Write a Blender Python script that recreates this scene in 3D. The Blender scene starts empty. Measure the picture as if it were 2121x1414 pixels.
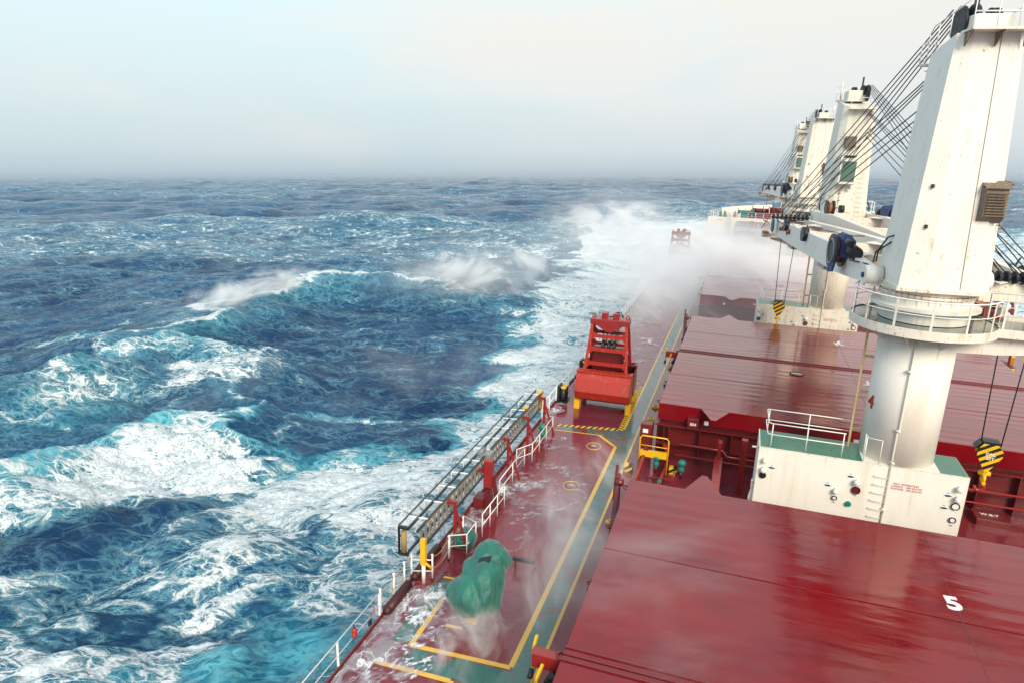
import bpy, math, random
import numpy as np
from mathutils import Vector, Matrix
R=math.radians
random.seed(4)
sc=bpy.context.scene
# ------------------------------------------------------------------ camera, sky, sun, exposure
HC=20.3                     # camera height over the mean sea
PITCH=math.atan((707-355)/1415)
cam=bpy.data.cameras.new('camera'); cam.sensor_width=36; cam.lens=36*1415/2121
cam.clip_start=.1; cam.clip_end=60000
co=bpy.data.objects.new('camera',cam); sc.collection.objects.link(co)
co.location=(0,0,HC); co.rotation_euler=(R(90)-PITCH,0,0); sc.camera=co
SUN_EL,SUN_AZ=R(30),R(166)      # azimuth clockwise from the camera heading (+y)
w=bpy.data.worlds.new('World'); sc.world=w; w.use_nodes=True
nt=w.node_tree; N=nt.nodes; L=nt.links; N.clear()
wo=N.new('ShaderNodeOutputWorld'); mx=N.new('ShaderNodeMixShader')
sky=N.new('ShaderNodeTexSky'); sky.sky_type='NISHITA'; sky.sun_disc=False
sky.sun_elevation=SUN_EL; sky.sun_rotation=SUN_AZ; sky.air_density=1.4; sky.dust_density=3
b1=N.new('ShaderNodeBackground'); b1.inputs[1].default_value=.1; L.new(sky.outputs[0],b1.inputs[0])
tc=N.new('ShaderNodeTexCoord'); sep=N.new('ShaderNodeSeparateXYZ'); L.new(tc.outputs['Generated'],sep.inputs[0])
def ramp(nodes,stops,interp='LINEAR'):
    r=nodes.new('ShaderNodeValToRGB'); e=r.color_ramp.elements; r.color_ramp.interpolation=interp
    while len(e)>1: e.remove(e[-1])
    e[0].position=stops[0][0]; e[0].color=(*stops[0][1],1)
    for p,c in stops[1:]:
        q=e.new(p); q.color=(*c,1)
    return r
# overcast layer: colour by elevation, two tones (cool / warm cloud) mixed by soft cloud noise on the direction
cool=ramp(N,[(0,(.41,.51,.56)),(.03,(.50,.60,.64)),(.10,(.57,.675,.70)),(.16,(.61,.735,.76)),(.24,(.64,.79,.82)),(.5,(.60,.78,.95)),(1,(.66,.80,.95))])
warm=ramp(N,[(0,(.45,.52,.56)),(.03,(.56,.62,.645)),(.10,(.67,.695,.69)),(.16,(.72,.715,.68)),(.24,(.76,.74,.685)),(1,(.74,.82,.86))])
L.new(sep.outputs['Z'],cool.inputs[0]); L.new(sep.outputs['Z'],warm.inputs[0])
mp=N.new('ShaderNodeMapping'); mp.inputs['Scale'].default_value=(1,1,3.2); L.new(tc.outputs['Generated'],mp.inputs[0])
nz=N.new('ShaderNodeTexNoise'); nz.inputs['Scale'].default_value=3.1; nz.inputs['Detail'].default_value=6; nz.inputs['Roughness'].default_value=.52; nz.inputs['Distortion'].default_value=.3
L.new(mp.outputs[0],nz.inputs['Vector'])
ma=N.new('ShaderNodeMath'); ma.operation='MULTIPLY_ADD'; ma.inputs[1].default_value=1.5; ma.inputs[2].default_value=.62   # more warm cloud to the right
L.new(sep.outputs['X'],ma.inputs[0])
mb_=N.new('ShaderNodeMath'); mb_.operation='MULTIPLY_ADD'; mb_.inputs[1].default_value=3.6; L.new(nz.outputs[0],mb_.inputs[0])
ms=N.new('ShaderNodeMath'); ms.operation='ADD'; ms.inputs[1].default_value=-1.8; L.new(ma.outputs[0],ms.inputs[0]); L.new(ms.outputs[0],mb_.inputs[2]); mb_.use_clamp=True
cm=N.new('ShaderNodeMix'); cm.data_type='RGBA'; L.new(mb_.outputs[0],cm.inputs[0]); L.new(cool.outputs[0],cm.inputs[6]); L.new(warm.outputs[0],cm.inputs[7])
b2=N.new('ShaderNodeBackground'); b2.inputs[1].default_value=1.05; L.new(cm.outputs[2],b2.inputs[0])
mx.inputs[0].default_value=.93
L.new(b1.outputs[0],mx.inputs[1]); L.new(b2.outputs[0],mx.inputs[2]); L.new(mx.outputs[0],wo.inputs['Surface'])
sl=bpy.data.lights.new('sun','SUN'); sl.energy=3.1; sl.angle=R(24); sl.color=(1,.90,.74)
so=bpy.data.objects.new('sun',sl); sc.collection.objects.link(so)
sd=Vector((math.sin(SUN_AZ)*math.cos(SUN_EL),math.cos(SUN_AZ)*math.cos(SUN_EL),math.sin(SUN_EL)))
so.rotation_euler=sd.to_track_quat('Z','Y').to_euler(); so.location=sd*60
sc.view_settings.view_transform='Standard'; sc.view_settings.look='None'; sc.view_settings.exposure=.30; sc.view_settings.gamma=1
cy=sc.cycles
cy.use_denoising=True; cy.max_bounces=7; cy.diffuse_bounces=3; cy.glossy_bounces=3; cy.transmission_bounces=4
cy.transparent_max_bounces=12; cy.volume_bounces=3; cy.volume_max_steps=96; cy.caustics_reflective=False; cy.caustics_refractive=False
cy.sample_clamp_indirect=6

# ------------------------------------------------------------------ frames
# ship frame: origin at the camera, x starboard, y to the bow, z up; the ship is heeled and pitched a little in the sea
MS=Matrix(((.945851,.323481,.026956,0),(-.322604,.945981,-.032356,0),(-.035967,.021908,.999113,HC),(0,0,0,1)))
DZ=-14.65                   # main deck
HZ=-11.75                   # hatch cover tops
CX=6.38                     # centre line
SHIP=[]                     # top-level things given in the ship frame

# ------------------------------------------------------------------ mesh builder
WHOLE={'tread','steps','pedestal_ladder','louvre_slat','ring_bolts','side_fittings','grab_wire','wire','cab_window','pedestal','joint_strip','pipe','body_rung'}
class MB:
    def __init__(s): s.v=[]; s.f=[]; s.sm=[]
    def add(s,vs,fs,smooth=False):
        o=len(s.v); s.v+= [tuple(v) for v in vs]; s.f+=[tuple(i+o for i in f) for f in fs]; s.sm+=[smooth]*len(fs); return s
    def box(s,x0,y0,z0,x1,y1,z1):
        if x0>x1:x0,x1=x1,x0
        if y0>y1:y0,y1=y1,y0
        if z0>z1:z0,z1=z1,z0
        v=[(x0,y0,z0),(x1,y0,z0),(x1,y1,z0),(x0,y1,z0),(x0,y0,z1),(x1,y0,z1),(x1,y1,z1),(x0,y1,z1)]
        return s.add(v,[(3,2,1,0),(4,5,6,7),(0,1,5,4),(1,2,6,5),(2,3,7,6),(3,0,4,7)])
    def cbox(s,x0,y0,z0,x1,y1,z1,c=.02):   # box with chamfered vertical and top edges
        p=[(x0+c,y0),(x1-c,y0),(x1,y0+c),(x1,y1-c),(x1-c,y1),(x0+c,y1),(x0,y1-c),(x0,y0+c)]
        q=[(x0+2*c,y0+c),(x1-2*c,y0+c),(x1-c,y0+2*c),(x1-c,y1-2*c),(x1-2*c,y1-c),(x0+2*c,y1-c),(x0+c,y1-2*c),(x0+c,y0+2*c)]
        v=[(*a,z0) for a in p]+[(*a,z1-c) for a in p]+[(*a,z1) for a in q]
        fs=[tuple(range(7,-1,-1)),tuple(range(16,24))]
        for k in range(2):
            for i in range(8):
                j=(i+1)%8; fs.append((k*8+i,k*8+j,k*8+8+j,k*8+8+i))
        return s.add(v,fs)
    def beam(s,a,b,w,h,up=(0,0,1)):        # rectangular bar a->b, w sideways, h along up
        a=Vector(a);b=Vector(b);d=(b-a).normalized();u=Vector(up);
        if abs(d.dot(u))>.98: u=Vector((0,1,0))
        sx=d.cross(u).normalized();u=sx.cross(d).normalized()
        v=[]
        for p in (a,b):
            for i,j in ((-1,-1),(1,-1),(1,1),(-1,1)): v.append(p+sx*(w/2*i)+u*(h/2*j))
        return s.add(v,[(3,2,1,0),(4,5,6,7),(0,1,5,4),(1,2,6,5),(2,3,7,6),(3,0,4,7)])
    def cyl(s,a,b,r,r2=None,n=12,cap=True,smooth=True):
        a=Vector(a);b=Vector(b);r2=r if r2 is None else r2
        d=(b-a).normalized();u=Vector((0,0,1)) if abs(d.z)<.95 else Vector((1,0,0))
        x=d.cross(u).normalized();y=x.cross(d).normalized()
        v=[a+(x*math.cos(t)+y*math.sin(t))*r for t in [2*math.pi*i/n for i in range(n)]]
        v+=[b+(x*math.cos(t)+y*math.sin(t))*r2 for t in [2*math.pi*i/n for i in range(n)]]
        s.add(v,[(i,n+i,n+(i+1)%n,(i+1)%n) for i in range(n)],smooth)
        if cap:
            o=len(s.v)-2*n; s.f+=[tuple(o+i for i in range(n)),tuple(o+n+i for i in range(n-1,-1,-1))]; s.sm+=[False,False]
        return s
    def tube(s,pts,r,n=6,closed=False):
        P=[Vector(p) for p in pts]; m=len(P); vs=[]; pu=None
        for i in range(m):
            if closed: d=(P[(i+1)%m]-P[i-1])
            else: d=P[min(i+1,m-1)]-P[max(i-1,0)]
            d.normalize()
            if pu is None:
                u=Vector((0,0,1)) if abs(d.z)<.9 else Vector((1,0,0))
                pu=u
            x=d.cross(pu)
            if x.length<1e-4: x=d.cross(Vector((1,.3,.2)))
            x.normalize(); y=x.cross(d).normalized(); pu=y
            vs+=[P[i]+(x*math.cos(2*math.pi*k/n)+y*math.sin(2*math.pi*k/n))*r for k in range(n)]
        fs=[]
        for i in range(m if closed else m-1):
            j=(i+1)%m
            for k in range(n): fs.append((i*n+k,j*n+k,j*n+(k+1)%n,i*n+(k+1)%n))
        if not closed: fs+= [tuple(range(n)),tuple((m-1)*n+k for k in range(n-1,-1,-1))]
        return s.add(vs,fs,True)
    def prism(s,poly,z0,z1):
        n=len(poly); v=[(x,y,z0) for x,y in poly]+[(x,y,z1) for x,y in poly]
        return s.add(v,[tuple(range(n-1,-1,-1)),tuple(range(n,2*n))]+[(i,(i+1)%n,n+(i+1)%n,n+i) for i in range(n)])
    def loft(s,rings,cap=True,smooth=False):
        n=len(rings[0]); v=[p for r in rings for p in r]; fs=[]
        for k in range(len(rings)-1):
            for i in range(n): fs.append((k*n+i,k*n+(i+1)%n,(k+1)*n+(i+1)%n,(k+1)*n+i))
        s.add(v,fs,smooth)
        if cap:
            o=len(s.v)-len(v); s.f+=[tuple(o+i for i in range(n-1,-1,-1)),tuple(o+(len(rings)-1)*n+i for i in range(n))]; s.sm+=[False,False]
        return s
    def plate(s,pts,th):                    # flat plate of thickness th along its normal
        P=[Vector(p) for p in pts]; nn=(P[1]-P[0]).cross(P[2]-P[0]).normalized()*(th/2)
        n=len(P); v=[p-nn for p in P]+[p+nn for p in P]
        return s.add(v,[tuple(range(n-1,-1,-1)),tuple(range(n,2*n))]+[(i,(i+1)%n,n+(i+1)%n,n+i) for i in range(n)])
    def lathe(s,prof,c=(0,0,0),n=20,smooth=True):
        rings=[[(c[0]+r*math.cos(2*math.pi*i/n),c[1]+r*math.sin(2*math.pi*i/n),c[2]+z) for i in range(n)] for r,z in prof]
        return s.loft(rings,True,smooth)
    def ball(s,c,r,n=10,sq=(1,1,1)):
        prof=[]; m=n//2+1
        rings=[[(c[0]+sq[0]*r*math.sin(math.pi*(k+.02)/(m+.04))*math.cos(2*math.pi*i/n),c[1]+sq[1]*r*math.sin(math.pi*(k+.02)/(m+.04))*math.sin(2*math.pi*i/n),c[2]-sq[2]*r*math.cos(math.pi*(k+.02)/(m+.04))) for i in range(n)] for k in range(m+1)]
        return s.loft(rings,True,True)
    def tri(s,a,b,c,th): return s.plate([a,b,c],th)
    def xf(s,m):
        s.v=[tuple(m@Vector(v)) for v in s.v]; return s
    def pieces(s):
        # connected shells, joined when their bounding boxes touch
        n=len(s.v); par=list(range(n))
        def fd(i):
            while par[i]!=i: par[i]=par[par[i]]; i=par[i]
            return i
        for f in s.f:
            a=fd(f[0])
            for i in f[1:]: par[fd(i)]=a
        comp={}
        for k,f in enumerate(s.f): comp.setdefault(fd(f[0]),[]).append(k)
        cl=[]
        for fs in comp.values():
            vs={i for k in fs for i in s.f[k]}; P=[s.v[i] for i in vs]
            cl.append([[min(p[a] for p in P)-.02 for a in range(3)],[max(p[a] for p in P)+.02 for a in range(3)],fs])
        ch=len(cl)<400
        while ch:
            ch=False
            for i in range(len(cl)):
                for j in range(len(cl)-1,i,-1):
                    a,b=cl[i],cl[j]
                    if all(a[0][k]<=b[1][k] and b[0][k]<=a[1][k] for k in range(3)):
                        a[0]=[min(x,y) for x,y in zip(a[0],b[0])]; a[1]=[max(x,y) for x,y in zip(a[1],b[1])]; a[2]+=b[2]; cl.pop(j); ch=True
        return [c[2] for c in cl]
    def build(s,name,mat,parent=None,at=None,label=None):
        if parent is not None and name not in WHOLE:
            ps=s.pieces()
            if 1<len(ps)<=45:
                first=None
                for fs in ps:
                    q=MB(); mp={}
                    for k in sorted(fs):
                        f=[]
                        for i in s.f[k]:
                            if i not in mp: mp[i]=len(q.v); q.v.append(s.v[i])
                            f.append(mp[i])
                        q.f.append(tuple(f)); q.sm.append(s.sm[k])
                    o=q._build(name,mat,parent,at,label); first=first or o
                return first
        return s._build(name,mat,parent,at,label)
    def _build(s,name,mat,parent=None,at=None,label=None):
        me=bpy.data.meshes.new(name)
        off=Vector((0,0,0)) if at is None else Vector(at)
        me.from_pydata([tuple(Vector(v)-off) for v in s.v],[],s.f)
        me.polygons.foreach_set('use_smooth',s.sm)
        me.update()
        if mat: me.materials.append(mat)
        o=bpy.data.objects.new(name,me); sc.collection.objects.link(o)
        if parent is not None: o.parent=parent
        else: o.location=off
        if label: o['label']=label
        return o
def tag(o,label,cat,group=None,kind=None,ship=True):
    if label: o['label']=label
    if cat: o['category']=cat
    if group: o['group']=group
    if kind: o['kind']=kind
    if ship: SHIP.append(o)
    return o
def thing(name,label,cat,loc,rz=0,group=None,ship=True):
    o=bpy.data.objects.new(name,None); sc.collection.objects.link(o); o.empty_display_size=.3
    o.location=loc; o.rotation_euler=(0,0,rz)
    return tag(o,label,cat,group,None,ship)
def copy_tree(o,parent=None):
    c=o.copy(); sc.collection.objects.link(c)
    if parent is not None: c.parent=parent
    for ch in list(o.children): copy_tree(ch,c)
    return c
def dup(o,loc,label,rz=None,group=None):
    c=copy_tree(o); c.location=loc; c['label']=label
    if rz is not None: c.rotation_euler=(0,0,rz)
    if group: c['group']=group
    SHIP.append(c); return c
def text(s,size,mat,loc,rot,parent=None,name='lettering',align='CENTER',sx=1,ext=.004,bold=.0):
    cu=bpy.data.curves.new(name,'FONT'); cu.body=s; cu.size=size; cu.align_x=align; cu.align_y='CENTER'; cu.extrude=ext; cu.offset=bold*size; cu.resolution_u=3
    t=bpy.data.objects.new(name,cu); sc.collection.objects.link(t)
    dg=bpy.context.evaluated_depsgraph_get(); me=bpy.data.meshes.new_from_object(t.evaluated_get(dg))
    bpy.data.objects.remove(t); me.name=name
    me.materials.clear(); me.materials.append(mat)
    o=bpy.data.objects.new(name,me); sc.collection.objects.link(o); o.location=loc; o.rotation_euler=rot; o.scale=(sx,1,1)
    if parent is not None: o.parent=parent
    return o

# ------------------------------------------------------------------ materials
def nm(name):
    m=bpy.data.materials.new(name); m.use_nodes=True; t=m.node_tree; t.nodes.clear(); return m,t,t.nodes,t.links
class G:            # small node helper
    def __init__(s,t): s.t=t; s.N=t.nodes; s.L=t.links
    def _in(s,sock,v):
        if v is None: return
        if hasattr(v,'is_output') or isinstance(v,bpy.types.NodeSocket): s.L.new(v,sock)
        else:
            try: sock.default_value=v
            except Exception: sock.default_value=(*v,1) if len(v)==3 else v
    def math(s,op,a,b=None,c=None,clamp=False):
        n=s.N.new('ShaderNodeMath'); n.operation=op; n.use_clamp=clamp
        for i,v in enumerate((a,b,c)): s._in(n.inputs[i],v)
        return n.outputs[0]
    def mix(s,f,a,b,blend='MIX'):
        n=s.N.new('ShaderNodeMix'); n.data_type='RGBA'; n.blend_type=blend
        s._in(n.inputs[0],f); s._in(n.inputs[6],a); s._in(n.inputs[7],b); return n.outputs[2]
    def map(s,v,scale=(1,1,1),loc=(0,0,0),rot=(0,0,0)):
        n=s.N.new('ShaderNodeMapping'); n.inputs['Scale'].default_value=scale; n.inputs['Location'].default_value=loc; n.inputs['Rotation'].default_value=rot
        s.L.new(v,n.inputs[0]); return n.outputs[0]
    def noise(s,v,scale,detail=4,rough=.55,dist=0,col=False):
        n=s.N.new('ShaderNodeTexNoise'); n.inputs['Scale'].default_value=scale; n.inputs['Detail'].default_value=detail; n.inputs['Roughness'].default_value=rough; n.inputs['Distortion'].default_value=dist
        s.L.new(v,n.inputs['Vector']); return n.outputs[1 if col else 0]
    def step(s,v,a,b,t0=0,t1=1,smooth=True):
        n=s.N.new('ShaderNodeMapRange'); n.interpolation_type='SMOOTHSTEP' if smooth else 'LINEAR'
        s._in(n.inputs['Value'],v); s._in(n.inputs['From Min'],a); s._in(n.inputs['From Max'],b); s._in(n.inputs['To Min'],t0); s._in(n.inputs['To Max'],t1); return n.outputs[0]
    def obj(s):
        return s.N.new('ShaderNodeTexCoord').outputs['Object']
    def bump(s,h,strength=.3,dist=.05,normal=None):
        n=s.N.new('ShaderNodeBump'); n.inputs['Strength'].default_value=strength; n.inputs['Distance'].default_value=dist; s.L.new(h,n.inputs['Height'])
        if normal: s.L.new(normal,n.inputs['Normal'])
        return n.outputs[0]
    def bsdf(s,**k):
        n=s.N.new('ShaderNodeBsdfPrincipled')
        for kk,v in k.items(): s._in(n.inputs[kk.replace('_',' ')],v)
        return n
    def out(s,shader,vol=None):
        n=s.N.new('ShaderNodeOutputMaterial')
        if shader is not None: s.L.new(shader,n.inputs['Surface'])
        if vol is not None: s.L.new(vol,n.inputs['Volume'])
def paint(name,col,rough=.4,rust=0.,var=.12,grime=.0,coat=0,bump=.15,metal=0,rustcol=(.30,.10,.02),wetn=0,scale=1,streak=9):
    m,t,n,l=nm(name); g=G(t); P=g.obj()
    v=g.noise(P,1.1*scale,5,.6); v2=g.noise(P,9*scale,4,.6)
    c=g.mix(g.math('MULTIPLY',v,2*var),col,tuple(x*.55 for x in col))
    dirty=tuple(x*.45 for x in col)
    if grime: c=g.mix(g.step(g.noise(g.map(P,(3,3,.35)),1.6,5,.65),.48,.8,0,grime),c,(dirty[0]*1.05,dirty[1]*.98,dirty[2]*.85))
    rg=g.step(v2,.3,.8,rough*.75,rough*1.3)
    if rust:
        st=g.noise(g.map(P,(streak,streak,.5)),1.0,5,.6,.2)        # long thin runs down the surface
        pt=g.noise(P,1.7,6,.7)
        mk=g.math('MULTIPLY',g.step(st,.50,.72),g.step(pt,.60-.25*rust,.78-.2*rust))
        c=g.mix(g.math('MULTIPLY',mk,min(1,.55+rust*.4)),c,tuple(a*1.0 for a in (.52,.30,.10)))
        sp=g.math('MULTIPLY',g.step(g.noise(P,6.5,7,.75),.66-.09*rust,.74-.09*rust),1)
        c=g.mix(sp,c,rustcol); rg=g.math('MAXIMUM',rg,g.math('MULTIPLY',sp,.8))
    b=g.bump(v2,bump,.02)
    if wetn: b=g.bump(g.noise(g.map(P,(1,2.2,1)),wetn,3,.5),.12,.05,b)
    s=g.bsdf(Base_Color=c,Roughness=rg,Metallic=metal,Normal=b,Coat_Weight=coat,Coat_Roughness=.08)
    g.out(s.outputs[0]); return m
M={}
M['white']=paint('cream_paint',(.80,.765,.68),.6,rust=.5,grime=.25,var=.05)
M['white_rusty']=paint('rusty_cream_paint',(.78,.73,.62),.5,rust=.85,grime=.35,var=.08)
def stained(name,z0,z1):
    m,t,n,l=nm(name); g=G(t); P=g.obj(); sp=n.new('ShaderNodeSeparateXYZ'); l.new(P,sp.inputs[0])
    c=g.mix(g.step(g.noise(g.map(P,(1.1,1.1,.22)),1.2,4,.6,.4),.48,.75,0,.42),(.80,.765,.68),(.64,.50,.30))
    c=g.mix(g.step(g.noise(P,7,5,.65),.5,.85,0,.35),c,(.55,.53,.46))
    run=g.step(g.noise(g.map(P,(3.2,3.2,.06)),1.3,4,.62),.60,.70); top=g.step(sp.outputs['Z'],z0,z1)
    brk=g.step(g.noise(g.map(P,(9,9,1.2)),1.5,4,.6),.40,.62)
    c=g.mix(g.math('MULTIPLY',g.math('MULTIPLY',run,top),g.math('MULTIPLY',brk,.85)),c,(.50,.22,.045))
    spk=g.step(g.noise(P,7.5,7,.75),.665,.72); c=g.mix(spk,c,(.28,.09,.02))
    g.out(g.bsdf(Base_Color=c,Roughness=.6,Normal=g.bump(g.noise(P,3,5),.12,.03)).outputs[0]); return m
M['house']=stained('stained_house_paint',1.6,3.9)
M['column']=stained('stained_column_paint',5.5,9.2)
M['tan']=paint('rusty_tan_paint',(.66,.50,.26),.6,rust=.9,var=.2)
M['slate']=paint('dark_weathered_metal',(.055,.07,.078),.4,var=.3,grime=.4,rust=.15,metal=.2)
M['rail']=paint('white_rail_paint',(.80,.79,.76),.4,rust=.35,var=.04)
M['green']=paint('green_deck_paint',(.035,.19,.125),.35,var=.3,grime=.5,coat=.4)
M['dkgreen']=paint('dark_green_deck_paint',(.016,.062,.052),.22,var=.4,grime=.5,coat=.7)
M['valve']=paint('green_valve_paint',(.01,.20,.15),.45)
M['red']=paint('red_oxide_paint',(.30,.016,.014),.35,var=.25,grime=.5,coat=.3)
M['maroon']=paint('maroon_paint',(.06,.008,.010),.5,var=.3,grime=.4)
M['dkred']=paint('dark_red_paint',(.16,.011,.012),.4,var=.3,grime=.6,coat=.3)
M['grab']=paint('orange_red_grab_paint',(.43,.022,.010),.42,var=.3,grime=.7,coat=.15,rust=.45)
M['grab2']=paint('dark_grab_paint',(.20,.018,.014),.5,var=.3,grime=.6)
M['yellow']=paint('yellow_paint',(.82,.46,.01),.4,var=.12,grime=.2)
M['black']=paint('black_rubber',(.012,.014,.018),.45,var=.3)
M['rope']=paint('wire_rope',(.010,.011,.018),.6)
M['rope_fibre']=paint('fibre_rope',(.34,.22,.07),.8)
M['blue']=paint('blue_canvas',(.012,.04,.15),.6,var=.3)
M['alu']=paint('weathered_aluminium',(.30,.32,.32),.45,var=.25,grime=.5,rust=.1,metal=.2)
M['louvre']=paint('sooty_louvre',(.17,.135,.10),.6,rust=.9,var=.4,grime=.6)
M['brown']=paint('brown_reel',(.36,.10,.02),.6,rust=.6)
M['markred']=paint('red_lettering',(.45,.02,.02),.5)
M['markwhite']=paint('white_lettering',(.82,.80,.76),.5)
M['hullred']=paint('hull_red_paint',(.22,.012,.012),.3,rust=.3,var=.2)
m,t,n,l=nm('cab_glass'); g=G(t); g.out(g.bsdf(Base_Color=(.10,.16,.12),Roughness=.06,Specular_IOR_Level=.8).outputs[0]); M['glass']=m
# wet red steel of the hatch covers: water film, dents, rolling gloss
def wet_red(name,col,deck=False):
    m,t,n,l=nm(name); g=G(t); P=g.obj()
    c=g.mix(g.step(g.noise(P,.35,5,.6),.35,.7),col,(col[0]*.72,col[1]*.8,col[2]*1.5))
    c=g.mix(g.step(g.noise(P,5,6,.7),.55,.8,0,.45),c,tuple(x*.5 for x in col))
    sc_=g.math('MULTIPLY',g.step(g.noise(g.map(P,(1.5,9,1)),3.0,6,.8),.70,.76),g.step(g.noise(P,.45,2),.5,.62))
    c=g.mix(g.math('MULTIPLY',sc_,.55),c,(.5,.42,.40))
    wet=g.step(g.noise(g.map(P,(.35,1.1,1)),1.1,5,.6,.4),.38,.62)
    rg=g.math('ADD',g.math('MULTIPLY',wet,-.12),.20)
    h=g.math('ADD',g.noise(g.map(P,(.5,2.6,1)),1.3,4,.55),g.math('MULTIPLY',g.noise(P,14,3,.6),.10))
    b=g.bump(h,.35,.03)
    if deck:
        wv=n.new('ShaderNodeTexWave'); wv.wave_type='BANDS'; wv.bands_direction='Y'; wv.wave_profile='SIN'; wv.inputs['Scale'].default_value=.44; wv.inputs['Distortion'].default_value=.35; wv.inputs['Detail'].default_value=1; wv.inputs['Detail Scale'].default_value=.4; l.new(P,wv.inputs['Vector'])
        am=g.step(g.noise(g.map(P,(.25,.6,1)),.8,2),.35,.7); b=g.bump(g.math('MULTIPLY',wv.outputs['Fac'],am),.32,.03,b)
    s=g.bsdf(Base_Color=c,Roughness=rg,Normal=b,Coat_Weight=.55,Coat_Roughness=.06,Coat_IOR=1.45,IOR=1.5,Specular_IOR_Level=.28)
    l.new(b,s.inputs['Coat Normal']); g.out(s.outputs[0]); return m
M['hatch']=wet_red('wet_hatch_red',(.20,.0035,.006),True)
M['deckred']=wet_red('wet_deck_red',(.19,.018,.022))
# deck walkway: green paint worn through to red
m,t,n,l=nm('worn_green_walkway'); g=G(t); P=g.obj()
q=g.step(g.noise(P,2.0,3,.5,.6),.545,.56); q2=g.step(g.noise(P,.5,2),.40,.55)
c=g.mix(g.math('MULTIPLY',q,q2),(.020,.115,.095),(.17,.018,.022)); c=g.mix(g.step(g.noise(P,7,5),.5,.8,0,.4),c,(.01,.03,.03))
rg=g.step(g.noise(P,.8,4),.4,.62,.3,.09); b=g.bump(g.noise(P,5,4),.15,.02)
s=g.bsdf(Base_Color=c,Roughness=rg,Normal=b,Coat_Weight=.7,Coat_Roughness=.07); g.out(s.outputs[0]); M['walk']=m
m,t,n,l=nm('yellow_deck_line'); g=G(t); P=g.obj()
c=g.mix(g.step(g.noise(P,4,6,.7),.60,.70),(.74,.42,.03),(.25,.06,.03))
s=g.bsdf(Base_Color=c,Roughness=.3,Coat_Weight=.5); g.out(s.outputs[0]); M['line']=m
def stripes(name,ang,freq,a=(.80,.46,.01),b=(.012,.012,.016),plane='XZ'):
    m,t,n,l=nm(name); g=G(t); P=g.obj(); s_=n.new('ShaderNodeSeparateXYZ'); l.new(P,s_.inputs[0])
    u,v={'XZ':('X','Z'),'XY':('X','Y')}[plane]
    k=g.math('ADD',g.math('MULTIPLY',s_.outputs[u],math.cos(ang)*freq),g.math('MULTIPLY',s_.outputs[v],math.sin(ang)*freq))
    f=g.math('GREATER_THAN',g.math('FRACT',k),.5)
    c=g.mix(f,a,b); c=g.mix(g.step(g.noise(P,9,5),.55,.8,0,.4),c,(.1,.07,.03))
    g.out(g.bsdf(Base_Color=c,Roughness=.4).outputs[0]); return m
M['hazard']=stripes('hazard_hook_paint',R(125),4.1)
M['hazdeck']=stripes('hazard_deck_paint',R(-20),3.6,plane='XY')
M['hazdeck2']=stripes('hazard_deck_paint_side',R(70),3.4,plane='XY')
m,t,n,l=nm('green_tarpaulin'); g=G(t); P=g.obj()
fold=g.noise(g.map(P,(1.6,1,.35),(0,0,0),(0,.4,.6)),2.6,3,.5,.9); fine=g.noise(P,26,3,.6)
c=g.mix(g.step(g.noise(P,1.6,4),.35,.7),(.005,.145,.10),(.008,.085,.075)); c=g.mix(g.step(fold,.62,.75,0,.5),c,(.05,.22,.18))
b=g.bump(fold,.7,.10); b=g.bump(fine,.15,.01,b)
g.out(g.bsdf(Base_Color=c,Roughness=.55,Normal=b,Sheen_Weight=.2).outputs[0]); M['tarp']=m

# ------------------------------------------------------------------ deck, hull
def halfb(y):
    pts=[(-20,16.1),(104,16.1),(112,15.9),(120,15.3),(128,14.4),(136,13.3),(144,11.0),(150,8.4),(156,4.6),(160,1.2)]
    for (a,b),(c,d) in zip(pts,pts[1:]):
        if y<=c: return b+(d-b)*(y-a)/(c-a)
    return .8
YS=[-20,0,20,40,60,80,100,108,116,124,132,136.2]
mb=MB(); vs=[];fs=[]
for y in YS: vs+=[(CX-halfb(y),y,DZ),(CX-5,y,DZ),(CX+5,y,DZ),(CX+halfb(y),y,DZ)]
for i in range(len(YS)-1):
    for k in range(3): fs.append((i*4+k,i*4+k+1,i*4+5+k,i*4+4+k))
mb.add(vs,fs); tag(mb.build('deck',M['deckred']),None,None,kind='structure')
deck=bpy.data.objects['deck']
def sheet(name,polys,mat,z=.006):
    m=MB()
    for p in polys: m.add([(x,y,DZ+z) for x,y in p],[tuple(range(len(p)))])
    o=m.build(name,mat); tag(o,None,None,kind='structure'); return o
def rect(x0,y0,x1,y1): return [(x0,y0),(x1,y0),(x1,y1),(x0,y1)]
sheet('green_walkway',[rect(-5.0,15.95,-4.33,124),rect(-8.2,14.85,-5.0,15.72),rect(-8.9,15.72,-8.25,19.4),rect(-5.0,9,-4.33,15.95),rect(-6.55,14.85,-5.0,14.9),
    [(-8.55,33.55),(-6.15,33.7),(-5.0,32.5),(-5.0,34.7),(-8.6,34.05)]],M['walk'],.004)
def line(a,b,wd=.17):
    a=Vector(a);b=Vector(b);d=(b-a).normalized();nn=Vector((-d.y,d.x))*wd/2
    return [tuple(a-nn),tuple(b-nn),tuple(b+nn),tuple(a+nn)]
sheet('deck_markings',[line((-4.27,5),(-4.27,124),.11),line((-8.22,15.7),(-5.06,15.88)),line((-8.22,15.7),(-8.22,19.3)),line((-5.06,15.9),(-5.06,32.45)),line((-5.06,32.45),(-6.15,33.62)),
    line((-6.15,33.62),(-8.6,33.42),.1),line((-8.85,14.72),(-6.5,14.78)),line((-6.5,14.78),(-6.2,14.3)),line((-5.06,45),(-5.06,124),.11),line((-5.03,34.9),(-5.03,45),.11),line((-8.25,43),(-5.4,43),.08),
    line((-8.7,19.2),(-7.9,19.25),.11),line((-7.6,16.9),(-7.05,16.95),.14)],M['line'],.010)
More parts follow.
